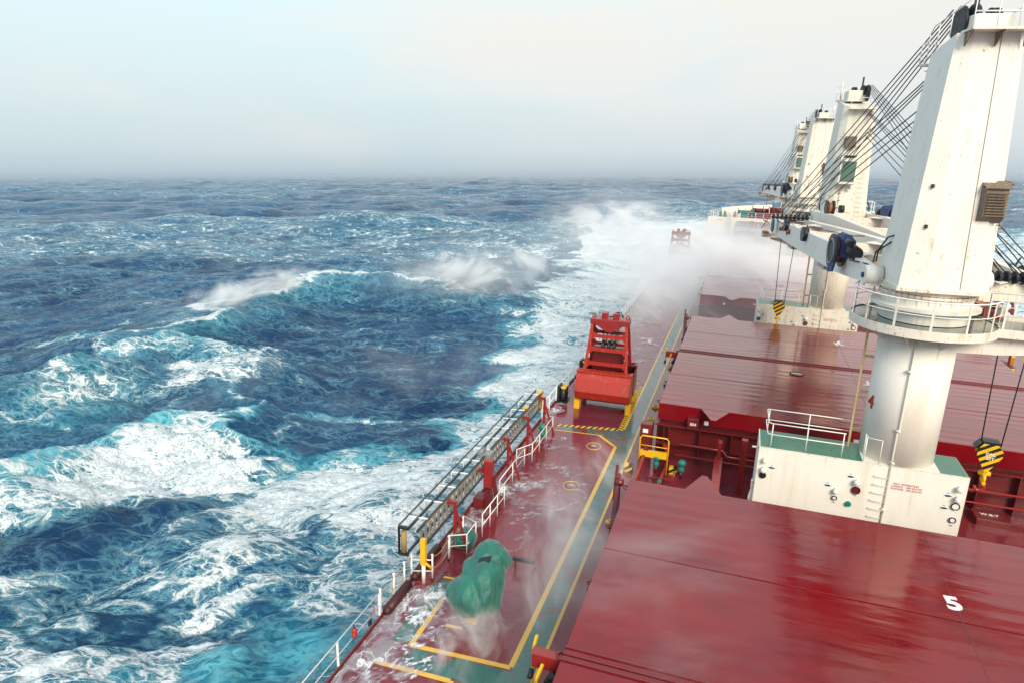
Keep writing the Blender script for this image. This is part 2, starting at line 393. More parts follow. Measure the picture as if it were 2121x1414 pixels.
sheet('hazard_markings',[[(-8.7,33.95),(-5.35,34.6),(-5.35,34.95),(-8.7,34.25)]],M['hazdeck'],.008)
sheet('hazard_markings',[[(-5.35,34.6),(-5.06,34.7),(-5.06,42.5),(-5.35,42.5)]],M['hazdeck2'],.009)
hull=thing('ship_hull','red steel side plating of the ship at the edge of the main deck','hull',(0,0,0))
for sgn,nme in ((-1,'side_plating'),(1,'side_plating')):
    m=MB(); vs=[];fs=[]; ys=YS+[144,150,156,160]
    for y in ys:
        x=CX+sgn*halfb(y); xi=CX+sgn*(halfb(y)*(.98 if y<104 else .9))
        top=DZ-.006 if y<=136.2 else -11.55
        vs+=[(x,y,top),(x,y,-18),(xi,y,-24)]
    for i in range(len(ys)-1):
        for k in range(2): fs.append((i*3+k,i*3+k+1,i*3+4+k,i*3+3+k))
    m.add(vs,fs); m.build(nme,M['hullred'],hull)
m=MB()
for sgn in (-1,1):   # gunwale bar along the deck edge
    pts=[(CX+sgn*(halfb(y)-.05),y) for y in YS]
    for (x0,y0),(x1,y1) in zip(pts,pts[1:]): m.beam((x0,y0,DZ+.06),(x1,y1,DZ+.06),.05,.14)
m.build('gunwale_bar',M['dkred'],hull)

# ------------------------------------------------------------------ hatch covers and coamings
HX0,HX1=-3.02,15.78
def hatch(y0,y1,label,clabel,num=None,hx0=HX0,hx1=HX1):
    t=thing('hatch_cover',label,'hatch cover',((hx0+hx1)/2,(y0+y1)/2,HZ),0,'folding hatch covers along the ship')
    ox,oy=(hx0+hx1)/2,(y0+y1)/2
    hw=(hx1-hx0)/2; hl=(y1-y0)/2
    # four panels, with a real gap between them
    q=[-hl,-hl+.5*hl,0,.5*hl,hl]
    for k in range(4):
        a,b=q[k],q[k+1]; ga=.028 if k in (1,3) else .05; gb=.028 if k in (0,2) else .05
        a2=a+(ga if k else 0); b2=b-(gb if k<3 else 0)
        p=MB(); p.cbox(-hw,a2,-.82,hw,b2,0,.015)
        p.build('cover_panel',M['hatch'],t)
    tr=MB()
    tr.box(-hw,-.26,-.03,hw,-.19,.035); tr.box(-hw,.19,-.03,hw,.26,.035); tr.box(-hw,-.03,-.03,hw,.03,.02)
    tr.build('joint_strip',M['dkred'],t)
    # wedge plates in the middle of the port and starboard end edges
    for ex,s in ((2.62,1),):
        for yy,sg in ((hl,1),(-hl,-1)):
            p=MB(); X=-hw+ex if s else 0
            p.v=[];p.prism([(X-.62,yy),(X+.66,yy),(X+.62,yy+sg*.12),(X+.1,yy+sg*1.35),(X-.1,yy+sg*1.35)][::sg],-.05,-.004)
            p.build('wedge_plate',M['hatch'],t)
    # fittings down the port and starboard long sides
    for sg in (-1,1):
        p=MB()
        for k in range(7):
            yy=-hl+.5+k*(2*hl-1)/6
            p.tube([(sg*hw,yy-.12,-.12),(sg*(hw+.10),yy-.12,-.1),(sg*(hw+.16),yy,-.06),(sg*(hw+.10),yy+.12,-.1),(sg*hw,yy+.12,-.12)],.028,5)
        p.build('lifting_eye',M['dkred'],t)
        p=MB(); 
        for k in (1,2,4,5): 
            yy=-hl+k*hl/3; p.box(sg*hw,yy-.1,-.75,sg*(hw+.12),yy+.1,-.3); p.cyl((sg*(hw+.02),yy,-.2),(sg*(hw+.16),yy,-.2),.09,n=10)
        p.build('side_cleat',M['black'],t)
    p=MB(); 
    for x in (CX+.25-ox,): p.box(x-.012,-hl+.05,-.002,x+.012,hl-.05,.006)
    p.build('weld_seam',M['dkred'],t)
    # end faces, manhole
    if num: text(num,.86,M['markwhite'],(6.59-ox,19.31-oy,.006),(0,0,R(4)),t,'hatch_number',bold=.035)
    if not num: p=MB(); p.cyl((3.64-ox,39.65-41.8 if not num else 7.5,.002),(3.64-ox,39.65-41.8 if not num else 7.5,.03),.30,n=24); p.build('manhole_lid',M['dkred'],t)
    if not num: pr=MB(); pr.tube([(3.64-ox+.36*math.cos(a),(39.65-41.8 if not num else 7.5)+.36*math.sin(a),.02) for a in [i*R(15) for i in range(24)]],.03,5,True); pr.build('manhole_ring',M['black'],t)
    if not num: text('OKEX',.22,M['markwhite'],(3.64-ox,39.65-41.8,.034),(0,0,0),t,'manhole_lettering',bold=.02)
    # coaming
    c=thing('hatch_coaming',clabel,'coaming',(ox,oy,DZ),0,'red coaming walls under the hatch covers')
    p=MB(); h=-DZ+HZ-.84; a=.28
    p.box(-hw+a,-hl+a,0,-hw+a+.06,hl-a,h); p.box(hw-a-.06,-hl+a,0,hw-a,hl-a,h); p.box(-hw+a+.06,-hl+a,0,hw-a-.06,-hl+a+.06,h); p.box(-hw+a+.06,hl-a-.06,0,hw-a-.06,hl-a,h)
    p.build('coaming_plate',M['dkred'],c)
    p=MB(); p.box(-hw-.1,-hl-.15,h-.25,hw+.1,-hl+a-.003,h-.17); p.box(-hw-.1,hl-a+.003,h-.25,hw+.1,hl+.15,h-.17); p.box(-hw-.12,-hl+a,h-.25,-hw+a-.003,hl-a,h-.17); p.box(hw-a+.003,-hl+a,h-.25,hw+.12,hl-a,h-.17)
    p.box(-hw,-hl+.06,.75,hw,-hl+a-.003,.81)
    p.build('coaming_flange',M['dkred'],c)
    p=MB()
    for k in range(13):
        x=-hw+.6+k*(2*hw-1.2)/12
        p.prism([(x-.02,-hl+a-.002),(x-.02,-hl-.1),(x+.02,-hl-.1),(x+.02,-hl+a-.002)],0,h-.26)
    for k in range(12):
        y=-hl+.7+k*(2*hl-1.4)/11
        for sg in (-1,1): p.box(sg*(hw-a+.002),y-.02,0,sg*(hw+.06),y+.02,h-.26)
    p.build('stiffener',M['dkred'],c)
    p=MB(); p.tube([(-hw+1.2,-hl-.22,1.0),(-hw+3.2,-hl-.22,1.0),(-hw+3.4,-hl-.22,.72),(-hw+5.0,-hl-.22,.72),(-hw+5.2,-hl-.22,1.0),(hw-2,-hl-.22,1.0)],.055,8)
    p.tube([(-hw+1.0,-hl-.3,.45),(hw-1,-hl-.3,.45)],.045,8); p.build('pipe',M['red'],c)
    return t,c
HY=[(3.9,23.4),(32.0,51.6),(60.2,79.6),(87.9,107.2),(115.4,132.0)]
names=['nearest hatch cover, dark red and wet, marked with a white 5','wet red hatch cover beyond the nearest crane, with the round manhole','red hatch cover behind the second crane, half lost in spray','second hatch cover from the bow, veiled by white spray','foremost hatch cover, in front of the white forecastle wall']
cn=['red coaming under the nearest hatch cover','dark red coaming wall facing the yellow platform','coaming behind the second crane, veiled in spray','coaming of the second hatch from the bow','coaming just aft of the forecastle wall']
for i,(a,b) in enumerate(HY):
    hatch(a,b,names[i],cn[i],'5' if i==0 else None,HX0 if i<4 else -1.6,HX1 if i<4 else 14.4)
# junction box and placard on the coaming of hatch 4
jb=thing('junction_box','dark red box lettered 004 on the hatch end face','junction box',(-1.31,31.7,-12.5))
MB().cbox(-.27,-.02,-.27,.27,.28,.27,.02).build('casing',M['dkred'],jb); text('004',.2,M['markwhite'],(0,-.03,0),(R(90),0,0),jb,'box_lettering',bold=.02)
pl=MB(); pl.box(-.1,-.01,-.1,.1,.01,.1); pc=pl.build('placard',M['markwhite'],None); pc.location=(-.72,31.97,-12.45); tag(pc,'small square white placard on the hatch end face','placard')
pc2=pc.copy(); sc.collection.objects.link(pc2); pc2.location=(-1.0,60.17,-12.4); tag(pc2,'small white placard on the hatch wall seen through the spray','placard')

# ------------------------------------------------------------------ guard rails
def guardrail(pts,label,name='guard_rail',h=.95,step=1.5,mids=(.5,),mat='rail',r=.024,group='white guard rails',z=DZ,posts=True,brace=False,flat=True,endposts=True):
    o=Vector((*pts[0],z)); t=thing(name,label,'railing',o,0,group)
    P=[Vector((*p,z))-o for p in pts]
    m=MB(); m.tube([p+Vector((0,0,h)) for p in P],r,6); m.build('top_rail',M[mat],t)
    for f in mids:
        m=MB(); m.tube([p+Vector((0,0,h*f)) for p in P],r*.75,6); m.build('middle_rail',M[mat],t)
    if posts:
        acc=0; last=None; pos=[]
        for a,b in zip(P,P[1:]):
            d=(b-a).length; k=max(1,round(d/step))
            for i in range(k+(1 if b is P[-1] and endposts else 0)): pos.append((a.lerp(b,i/k),(b-a).normalized()))
        pm=None
        for i,(p,d) in enumerate(pos[:96]):
            if pm is None:
                m=MB(); m.box(-.035,-.012,0,.035,.012,h-.01) if flat else m.cyl((0,0,0),(0,0,h),r,n=6)
                if brace: m.beam((0,0,h*.75),(.38,0,0),.02,.03)
                ob=m.build('post',M[mat],t)
                if flat:
                    # rusty foot
                    pass
                pm=ob
            else:
                ob=pm.copy(); sc.collection.objects.link(ob); ob.parent=t
            ob.location=p
    return t
guardrail([(-9.7,4.5),(-9.7,16.45)],'white guard rail along the deck edge in the bottom corner, above turquoise water',step=2.18,mids=(.5,))
guardrail([(-9.64,34.6),(-9.62,60),(-9.62,96)],'long white guard rail along the port deck edge beside the orange grab',step=1.5)
guardrail([(-9.6,97),(-9.3,112),(-8.8,118),(-8.0,126),(-7.2,135.2)],'white guard rail curving in towards the forecastle through the spray',step=1.4)
guardrail([(-9.05,32.9),(-8.55,32.9),(-8.55,29.2),(-9.05,28.3)],'white rail with bent ends beside the green valve',step=1.2,flat=False)
guardrail([(-8.75,28.6),(-8.75,25.1)],'white rail between the second and third red props',step=1.7,flat=False)
guardrail([(-8.95,24.9),(-8.35,24.6),(-8.38,22.1)],'white rail section just beyond the green tarpaulin',step=.85,flat=False,h=1.0)
guardrail([(-9.1,21.9),(-8.45,21.6),(-8.45,20.7),(-9.0,20.4)],'small white rail bracket round the green box',step=.8,flat=False,h=.9)
guardrail([(CX+16.0,5),(CX+16.0,60),(CX+16,100)],'white guard rail on the far starboard deck edge',step=1.6)
# removable rope rails at the gangway
def roperail(posts,label):
    o=Vector((*posts[0],DZ)); t=thing('rope_rail',label,'rope rail',o,0,'rope rails at the gangway gap')
    for i,p in enumerate(posts):
        q=Vector((*p,DZ))-o; m=MB(); m.cyl(q,q+Vector((0,0,1.0)),.034,n=8); m.cyl(q+Vector((0,0,.98)),q+Vector((0,0,1.02)),.05,n=8)
        m.build('post',M['rail'],t)
        m=MB(); m.cyl(q,q+Vector((0,0,.1)),.05,n=8); m.build('socket',M['dkred'],t)
    for h in (.93,.48):
        for a,b in zip(posts,posts[1:]):
            A=Vector((*a,DZ+h))-o;B=Vector((*b,DZ+h))-o
            m=MB(); m.tube([A.lerp(B,k/8)-Vector((0,0,.17*4*(k/8)*(1-k/8))) for k in range(9)],.018,6); m.build('rope',M['rope_fibre'],t)
    return t
roperail([(-9.72,16.55),(-9.72,17.45),(-9.70,18.15),(-9.68,18.65)],'tan ropes strung between white posts along the open deck edge')
roperail([(-9.0,18.9),(-8.95,20.2),(-8.98,21.6)],'tan ropes sagging from a white post to the nearest red prop')
guardrail([(-9.68,18.65),(-9.0,18.9)],'two short white bars across the gangway gap',posts=False,h=.8,mids=(.45,),name='gap_bar')
# red gutter pipe stubs on the deck edge
for a,b,lb in ((16.75,18.2,'dark red rounded fender bar on the deck edge beside the rope rail'),(18.7,20.6,'dark red rounded fender bar on the deck edge under the gangway end')):
    m=MB(); m.cyl((-9.58,a,DZ+.14),(-9.58,b,DZ+.14),.17,n=14); m.ball((-9.58,a,DZ+.14),.17,12); tag(m.build('fender_bar',M['maroon'],None,at=(-9.58,a,DZ)),lb,'fender bar','red bars on the deck edge')
# lifebuoy light and bracket on the rail
t=thing('rail_lamp','red capsule lamp clipped on the near white guard rail','lamp',(-9.66,14.9,DZ+.62))
m=MB(); m.lathe([(.01,-.17),(.07,-.15),(.085,-.08),(.085,.1),(.06,.17),(.01,.18)],n=12); m.build('lamp_body',M['grab'],t)
m=MB(); m.tube([(0,0,.17),(-.03,.02,.28),(-.02,.05,.3)],.015,5); m.build('bracket',M['black'],t)
t=thing('rail_hook','small red bent hook with square plate on the near guard rail','hook',(-9.66,15.9,DZ+.45))
m=MB(); m.tube([(0,.15,.32),(0,.15,.12),(0,-.05,.1)],.022,6); m.build('hook_bar',M['grab'],t)
m=MB(); m.box(-.01,-.2,-.22,.01,-.02,-.02); m.build('plate',M['rope'],t)

# ------------------------------------------------------------------ gangway stowed on the rail, with its red props
t=thing('gangway_ladder','long aluminium gangway ladder stowed on its side along the port rail','gangway',(-9.55,18.6,DZ),0)
ya,yb=0,15.0; x0,x1=-.12,.3
def gz(f,top): return (1.27 if not top else 1.95)-.0*f
m=MB()
for (x,z) in ((-.22,2.02),(-.22,1.12),(.12,1.98),(.12,1.12)):
    m.beam((x,ya,z),(x,yb,z),.05,.12)
m.build('side_rail',M['slate'],t)
m=MB(); k=0
y=.25
while y<yb-.2:
    m.box(.10,y,1.17,.13,y+.16,1.93); y+=.36
m.build('tread',M['alu'],t)
m=MB(); y=.8
while y<yb:
    m.beam((-.62,y,2.0),(.14,y,2.04),.07,.03); m.beam((-.60,y+.03,1.55),(-.60,y+.03,2.02),.04,.04); y+=1.24
m.build('spreader',M['rail'],t)
m=MB(); m.tube([(-.62,.1,2.02),(-.62,yb-1,2.02)],.035,6); m.tube([(-.62,.1,1.55),(-.62,yb-1,1.55)],.028,6); m.tube([(.2,.4,2.06),(.22,yb,2.06)],.022,6); m.build('handrail',M['slate'],t)
m=MB(); m.tube([(.26,.3,1.55),(.24,5,1.65),(.26,10,1.55),(.24,yb,1.7)],.02,6); m.tube([(.2,.5,1.98),(.22,yb,1.96)],.02,5); m.build('wire',M['rope_fibre'],t)
m=MB(); m.cyl((-.35,-.06,1.15),(-.35,-.06,1.95),.10,n=14); m.build('end_roller',M['rope_fibre'],t)
m=MB(); m.box(-.55,-.1,1.0,-.18,.02,1.1); m.box(-.55,-.1,2.02,-.18,.02,2.1);m.box(-.56,-.1,1.05,-.53,.02,2.08); m.build('end_frame',M['black'],t)
m=MB(); m.box(-.18,6.3,1.95,.42,6.8,2.12); m.cyl((.0,6.2,2.2),(.0,6.75,2.2),.07,n=10); m.build('hinge_bracket',M['alu'],t)
m=MB()
for yy in (12.2,14.6): m.box(-.02,yy,1.98,.2,yy+.3,2.1)
m.box(-.02,14.75,1.1,.2,14.95,1.95); m.build('lashing_block',M['yellow'],t)
tt=thing('stowing_pillar','yellow steel pillar on a white foot at the near end of the gangway','pillar',(-9.2,18.62,DZ))
m=MB(); m.box(-.09,-.07,.75,.09,.07,1.75); m.cyl((-.04,-.03,.9),(.28,.08,.62),.05,n=8); m.build('pillar_body',M['yellow'],tt); m=MB(); m.cyl((0,0,0),(0,0,.78),.07,n=10); m.build('pillar_foot',M['rail'],tt)
def prop(x,y,label):
    t=thing('gangway_prop',label,'prop',(x,y,DZ),0,'red steel props carrying the gangway')
    m=MB(); m.beam((0,0,0),(0,0,1.95),.11,.11); m.build('upright',M['red'],t)
    m=MB(); m.beam((.62,-.12,0),(.05,0,1.55),.08,.08,(0,1,0)); m.build('raking_leg',M['red'],t)
    m=MB(); m.beam((0,0,.5),(.42,-.08,.5),.07,.07); m.build('cross_bar',M['red'],t)
    m=MB(); m.box(-.34,-.06,1.86,.06,.06,1.98); m.cyl((-.3,-.08,1.96),(-.3,.1,1.96),.05,n=8); m.build('cradle_arm',M['red'],t)
    return t
p0=prop(-9.05,21.0,'red A-shaped prop nearest the green tarpaulin')
dup(p0,(-9.1,27.2,DZ),'red A-shaped prop just beyond the bulky red davit')
dup(p0,(-9.05,30.0,DZ),'red A-shaped prop second from the far end, by the green valve')
dup(p0,(-9.05,32.9,DZ),'red A-shaped prop at the far end of the gangway')
t=thing('gangway_davit','bulky red davit box holding the middle of the gangway','davit',(-8.98,24.3,DZ))
m=MB(); m.cbox(-.17,-.15,1.0,.2,.18,2.2,.03); m.box(-.42,-.14,1.62,-.2,.06,1.74); m.build('davit_head',M['red'],t)
m=MB(); m.beam((.02,0,0),(.02,0,.9),.26,.26); m.beam((.5,0,0),(.2,0,1.5),.16,.12,(0,1,0)); m.build('davit_post',M['dkred'],t)
m=MB(); m.cyl((-.5,.1,.3),(.1,.1,.3),.22,n=14); m.box(-.55,-.3,0,-.1,.35,.5); m.build('winch_drum',M['dkred'],t)
t=thing('covered_box','low locker under a crumpled green cover behind the nearest prop','locker',(-8.75,21.3,DZ))
m=MB(); m.loft([[(-.32*a+b,-.4*a,z),(.34*a,-.38*a,z+b),(.33*a+b,.36*a,z),(-.3*a,.4*a,z-b)] for a,b,z in ((1,.02,0),(1.05,.03,.3),(.95,-.03,.55),(.5,.02,.62))],smooth=True); m.build('cover',M['tarp'],t)
m=MB(); m.box(-.36,-.42,0,.36,.42,.08); m.build('base_frame',M['dkred'],t)

# ------------------------------------------------------------------ winch under green tarpaulin
t=thing('covered_winch','tall deck machine wrapped in a bulging green tarpaulin on a red post','covered machine',(-6.75,17.3,DZ))
def blobby(c,rad,seed,n=22,m_=14):
    rnd=random.Random(seed); ph=[rnd.uniform(0,6.28) for _ in range(8)]
    rings=[]
    for k in range(m_+1):
        a=math.pi*(k+.05)/(m_+.1); ring=[]
        for i in range(n):
            b=2*math.pi*i/n
            f=1+.06*math.sin(3*b+ph[0]+2*a)+.045*math.sin(5*b+ph[1]-3*a)+.03*math.sin(9*b+ph[2]+4*a)+.05*math.sin(2*a*2+ph[3]+b)
            zc=-math.cos(a)
            if zc<0: f*=1+.25*zc*(.6+.3*math.sin(7*b+ph[4]))   # gathered towards the bottom
            ring.append((c[0]+rad[0]*f*math.sin(a)*math.cos(b),c[1]+rad[1]*f*math.sin(a)*math.sin(b),c[2]+rad[2]*zc*(1 if zc>0 else 1.05)))
        rings.append(ring)
    return rings
m=MB(); m.loft(blobby((-.12,-.22,1.16),(.70,.62,.70),3),smooth=True)
m.loft(blobby((.28,.18,1.32),(.62,.78,.92),8),smooth=True); m.loft(blobby((-.02,.40,1.70),(.58,.6,.46),6),smooth=True); m.loft(blobby((.16,.80,1.80),(.62,.66,.74),5),smooth=True)
m.cyl((.08,-.05,.35),(.05,0,.9),.16,.42,n=16)
tp=m._build('tarpaulin',M['tarp'],t)
rmod=tp.modifiers.new('r','REMESH'); rmod.mode='VOXEL'; rmod.voxel_size=.035; rmod.use_smooth_shade=True
smod=tp.modifiers.new('s','SMOOTH'); smod.factor=.6; smod.iterations=6
me=bpy.data.meshes.new_from_object(tp.evaluated_get(bpy.context.evaluated_depsgraph_get())); tp.modifiers.clear(); tp.data=me
nco=np.empty(len(me.vertices)*3); me.vertices.foreach_get('co',nco); nco=nco.reshape(-1,3); nno=np.empty(len(me.vertices)*3); me.vertex_normals.foreach_get('vector',nno); nno=nno.reshape(-1,3)
aa=np.arctan2(nco[:,1]-.2,nco[:,0]-.05); fo=.010*np.sin(13*aa+5*nco[:,2]+2.5*np.sin(3*nco[:,1]))*np.clip(1.6-nco[:,2],.25,1)+.008*np.sin(9*nco[:,2]-7*nco[:,0]+4*nco[:,1]+2*np.sin(4*nco[:,0]))+.005*np.sin(22*nco[:,1]+11*nco[:,0]-6*nco[:,2])
nco+=nno*fo[:,None]; me.vertices.foreach_set('co',nco.ravel()); me.polygons.foreach_set('use_smooth',np.ones(len(me.polygons),bool)); me.update()
m=MB(); m.tube([(.06+.36*math.cos(q),-.02+.36*math.sin(q),.66+.03*math.sin(3*q)) for q in [i*R(20) for i in range(18)]],.018,5,True); m.build('lashing_rope',M['rope_fibre'],t)
m=MB(); m.plate([(.02,-.1,1.98),(.36,-.02,2.12),(.38,.34,2.34),(.04,.26,2.24)],.05); m.build('control_panel',M['black'],t)
m=MB(); m.cyl((.1,-.05,0),(.1,-.05,.8),.12,n=12); m.beam((.45,.7,0),(.3,.7,1.2),.18,.18); m.build('support_post',M['dkred'],t)
m=MB(); m.box(-.12,-.42,.32,.2,-.24,.5); m.build('yellow_block',M['yellow'],t)
t=thing('deck_bracket','low dark steel bracket standing behind the tarpaulin in spray','bracket',(-5.9,20.6,DZ))
m=MB(); m.box(-.7,-.06,.35,.1,.06,.47); m.build('bracket_beam',M['black'],t); m=MB(); m.beam((-.6,0,0),(-.6,0,.36),.08,.08); m.beam((.1,-.8,0),(.25,-.4,.5),.08,.1); m.build('bracket_leg',M['dkred'],t)

# ------------------------------------------------------------------ manholes, valves, chocks
for x,y,lb in ((-6.12,32.1,'manhole with yellow rim near the chamfered yellow line'),(-6.15,27.5,'manhole with yellow rim ringed by foam'),(-6.4,59.5,'faint manhole on the deck beyond the orange grab')):
    t=thing('deck_manhole',lb,'manhole',(x,y,DZ),0,'round manholes on the port deck')
    m=MB(); m.tube([(.36*math.cos(a),.42*math.sin(a),.02) for a in [i*R(15) for i in range(24)]],.022,5,True); m.build('rim',M['line'],t)
    m=MB(); m.cyl((0,0,0),(0,0,.05),.31,n=22); m.build('lid',M['dkred'],t)
    text('D.B.\nW.B.T',.12,M['markwhite'],(0,0,.055),(0,0,0),t,'lid_lettering')
def mushroom(x,y,s,label,mat='valve'):
    t=thing('vent_head',label,'vent',(x,y,DZ),0,'green wrapped valve heads')
    m=MB(); m.cyl((0,0,0),(0,0,.35*s),.07*s,n=10); m.build('stem',M['dkred'],t)
    m=MB(); m.lathe([(.02,.30),(.12,.34),(.17,.48),(.12,.58),(.1,.66),(.19,.74),(.20,.88),(.12,.96),(.02,.98)],n=12); m.v=[(a*s,b*s,c*s) for a,b,c in m.v]; m.build('head',M[mat],t)
mushroom(-8.75,31.6,1.05,'green wrapped valve head beside the white rail and gangway')
mushroom(-2.75,30.35,.95,'green valve head in front of the yellow platform')
mushroom(-1.55,30.15,.95,'green valve head right of the yellow platform')
mushroom(-3.75,33.4,1.2,'dark green valve at the corner of the hatch beyond the yellow platform')
mushroom(-9.2,56.0,1.0,'pale green valve head at the rail beyond the orange grab')
t=thing('red_valve','bright red hydrant valve behind the yellow platform','valve',(-2.45,32.0,DZ))
m=MB(); m.cyl((0,0,0),(0,0,.8),.09,n=10); m.box(-.16,-.1,.55,.12,.1,.85); m.cyl((-.2,0,.7),(-.05,0,.7),.08,n=10); m.build('valve_body',M['grab'],t); m=MB(); m.cyl((0,0,.84),(0,0,.9),.12,n=12); m.build('hand_wheel',M['black'],t)
for x,y,lb in ((-9.35,38.0,'black roller chock with yellow edge at the rail beside the near grab'),(-9.3,43.5,'pair of black bollards with yellow tops behind the near grab'),(-9.35,96.0,'dark chock by the rail near the far grab'),(-8.9,106,'dark chock in the spray below the forecastle')):
    t=thing('rail_chock',lb,'chock',(x,y,DZ),0,'mooring chocks on the port rail')
    m=MB(); m.box(-.25,-.35,0,-.1,.35,1.0); m.cyl((.1,-.2,0),(.1,-.2,.85),.17,n=14); m.cyl((.12,.25,0),(.12,.25,.85),.15,n=14); m.box(-.3,-.45,0,.35,.45,.08); m.build('chock_body',M['black'],t)
    m=MB(); m.cyl((.1,-.2,.85),(.1,-.2,.93),.18,n=14); m.cyl((.12,.25,.85),(.12,.25,.93),.16,n=14); m.build('yellow_cap',M['yellow'],t)
# hatch-side step platform, arm with yellow hooks
t=thing('access_platform','small yellow step platform with handrail between two hatch covers','platform',(-2.9,30.2,DZ))
m=MB(); m.tube([(-.66,0,.0),(-.66,0,1.72),(-.56,0,1.84),(.56,.0,1.84),(.66,0,1.72),(.66,0,.0)],.035,8); m.tube([(-.66,0,1.36),(.66,0,1.36)],.022,6); m.build('handrail',M['yellow'],t)
m=MB(); m.box(-.66,.04,.86,.66,.55,.92); m.box(-.66,.0,.78,.66,.04,1.08); m.build('step_plate',M['yellow'],t)
m=MB(); m.box(-.64,.5,0,-.58,.56,.86); m.box(.58,.5,0,.64,.56,.86); m.build('leg',M['dkred'],t)
for x,y,lb in ((-4.0,30.1,'yellow and black striped foot left of the yellow platform'),(-1.95,30.6,'yellow and black striped foot right of the yellow platform')):
    m=MB(); m.cbox(-.2,-.2,0,.2,.2,.3,.02); o=m.build('striped_stopper',M['hazard'],None); o.location=(x,y,DZ); tag(o,lb,'stopper')
def hingearm(x,y,label,rz=0):
    t=thing('cover_arm',label,'hinge arm',(x,y,HZ),rz,'hydraulic hinge arms beside the hatch covers')
    m=MB(); m.box(-.75,-.14,-.5,.0,.14,-.12); m.build('arm_box',M['red'],t)
    m=MB(); m.beam((-.78,.1,-1.2),(-.82,.25,-.3),.05,.09); m.beam((-.82,.25,-.3),(-.78,.4,.0),.05,.09); m.beam((-.48,-.45,-1.2),(-.5,-.5,-.5),.05,.08); m.beam((-.5,-.5,-.5),(-.42,-.3,-.2),.05,.08); m.build('yellow_guard',M['yellow'],t)
    m=MB(); m.cyl((-.3,-.1,-.9),(-.1,-.1,-.5),.14,n=12); m.cyl((-.8,-.1,-.9),(-.8,.1,-.8),.07,n=10); m.build('cylinder',M['black'],t)
    return t
a0=hingearm(-3.02,13.65,'red hinge arm with yellow guards at the joint of the nearest hatch')
dup(a0,(-3.02,41.8,HZ),'hinge arm with tan guards halfway along the second hatch')
dup(a0,(-3.02,69.9,HZ),'hinge arm at the joint of the third hatch, in spray')
dup(a0,(-3.02,97.5,HZ),'hinge arm at the joint of the fourth hatch, in spray')
def horn(x,y,label,rz=0):
    t=thing('stopper_horn',label,'stopper',(x,y,DZ),rz,'dark steel stoppers at the hatch corners')
    m=MB(); m.prism([(-.05,0),(.05,0),(.05,.9),(-.05,.9)],0,1.2); m.plate([(0,.9,0),(0,0,1.2),(0,.45,2.1),(0,.95,3.0),(0,1.15,1.9)],.14); m.build('horn_plate',M['dkred'],t)
    m=MB(); m.beam((-.1,.7,2.0),(-.1,1.0,3.3),.09,.12); m.cyl((-.1,.8,2.7),(.2,.8,2.7),.14,n=10); m.build('latch',M['dkred'],t)
    return t
h0=horn(-3.45,22.6,'dark red stopper at the far port corner of the nearest hatch')
dup(h0,(-3.45,50.7,DZ),'dark stopper at the far port corner of the second hatch')
dup(h0,(-3.45,78.6,DZ),'dark stopper at the far corner of the third hatch')
dup(h0,(-3.45,106.2,DZ),'dark stopper at the far corner of the fourth hatch')
t=thing('hatch_latch_post','dark red cabinet with small white sign at the near corner of the second hatch','post',(-3.55,32.0,DZ))
m=MB(); m.cbox(-.25,-.15,0,.35,.35,1.75,.03); m.build('cabinet',M['dkred'],t); m=MB(); m.box(-.12,-.165,1.3,.14,-.15,1.5); m.build('sign',M['markwhite'],t)
for y,lb in ((24.9,'yellow pad-eye on deck beside the corner of the nearest hatch'),(36.8,'yellow pad-eye beside the near half of the second hatch'),(38.9,'orange cleat hanging by the joint of the second hatch'),(47.0,'yellow pad-eye by the far half of the second hatch')):
    m=MB(); m.cbox(-.2,-.12,0,.2,.12,.12,.02); m.cyl((0,-.04,.12),(0,.04,.12),.1,n=12); o=m.build('pad_eye',M['yellow'],None); o.location=(-3.85,y,DZ); tag(o,lb,'pad eye','yellow pad-eyes beside the hatches')
for (xx,yy),lb in (((.0,24.9),'red sloping deck beam between the two wedge plates'),):
    t=thing('deck_beam',lb,'beam',(0.02,27.5,DZ))
    m=MB(); m.beam((0,-3,.9),(0,2.5,1.35),.34,.2); m.build('beam',M['red'],t); m=MB(); m.box(-.08,2.3,0,.08,2.7,2.2); m.box(-.2,2.2,.5,.2,2.8,.7); m.box(.9,2.0,0,1.15,2.3,2.6); m.build('post',M['red'],t)
t=thing('deck_pipes','cluster of dark red pipes running under the yellow platform','pipes',(-3.2,27.5,DZ))
m=MB(); m.tube([(-.3,-3.6,.15),(-.3,1.6,.15),(-.1,3.2,1.0)],.12,8); m.tube([(.5,-3.5,.25),(.9,2.8,.3),(.9,3.9,.3)],.08,8); m.tube([(.3,1.7,.25),(1.4,1.7,.3),(1.4,1.7,.7)],.07,8); m.build('pipe',M['red'],t)
m=MB(); m.cyl((.6,-.9,.26),(.62,-.6,.26),.1,n=10); m.cyl((.8,1.2,.29),(.82,1.5,.29),.1,n=10); m.build('green_band',M['valve'],t)
for x,y in ((1.55,25.4),):
    t=thing('bollard_plate','small red hatch in the deck with white stencilled letters','deck hatch',(x,y,DZ)); m=MB(); m.cbox(-.3,-.3,0,.3,.3,.5,.03); m.build('lid',M['dkred'],t); text('NO.4',.2,M['markwhite'],(0,0,.51),(0,0,0),t,'lid_lettering',bold=.02)
t=thing('deck_locker','low dark red deck plate with white stencil letters right of the crane house','deck plate',(11.1,31.0,DZ)); m=MB(); m.cbox(-.6,-.5,0,.6,.5,.3,.03); m.build('lid',M['dkred'],t); text('W.B.T',.26,M['markwhite'],(0,0,.31),(0,0,0),t,'lid_lettering',bold=.02)

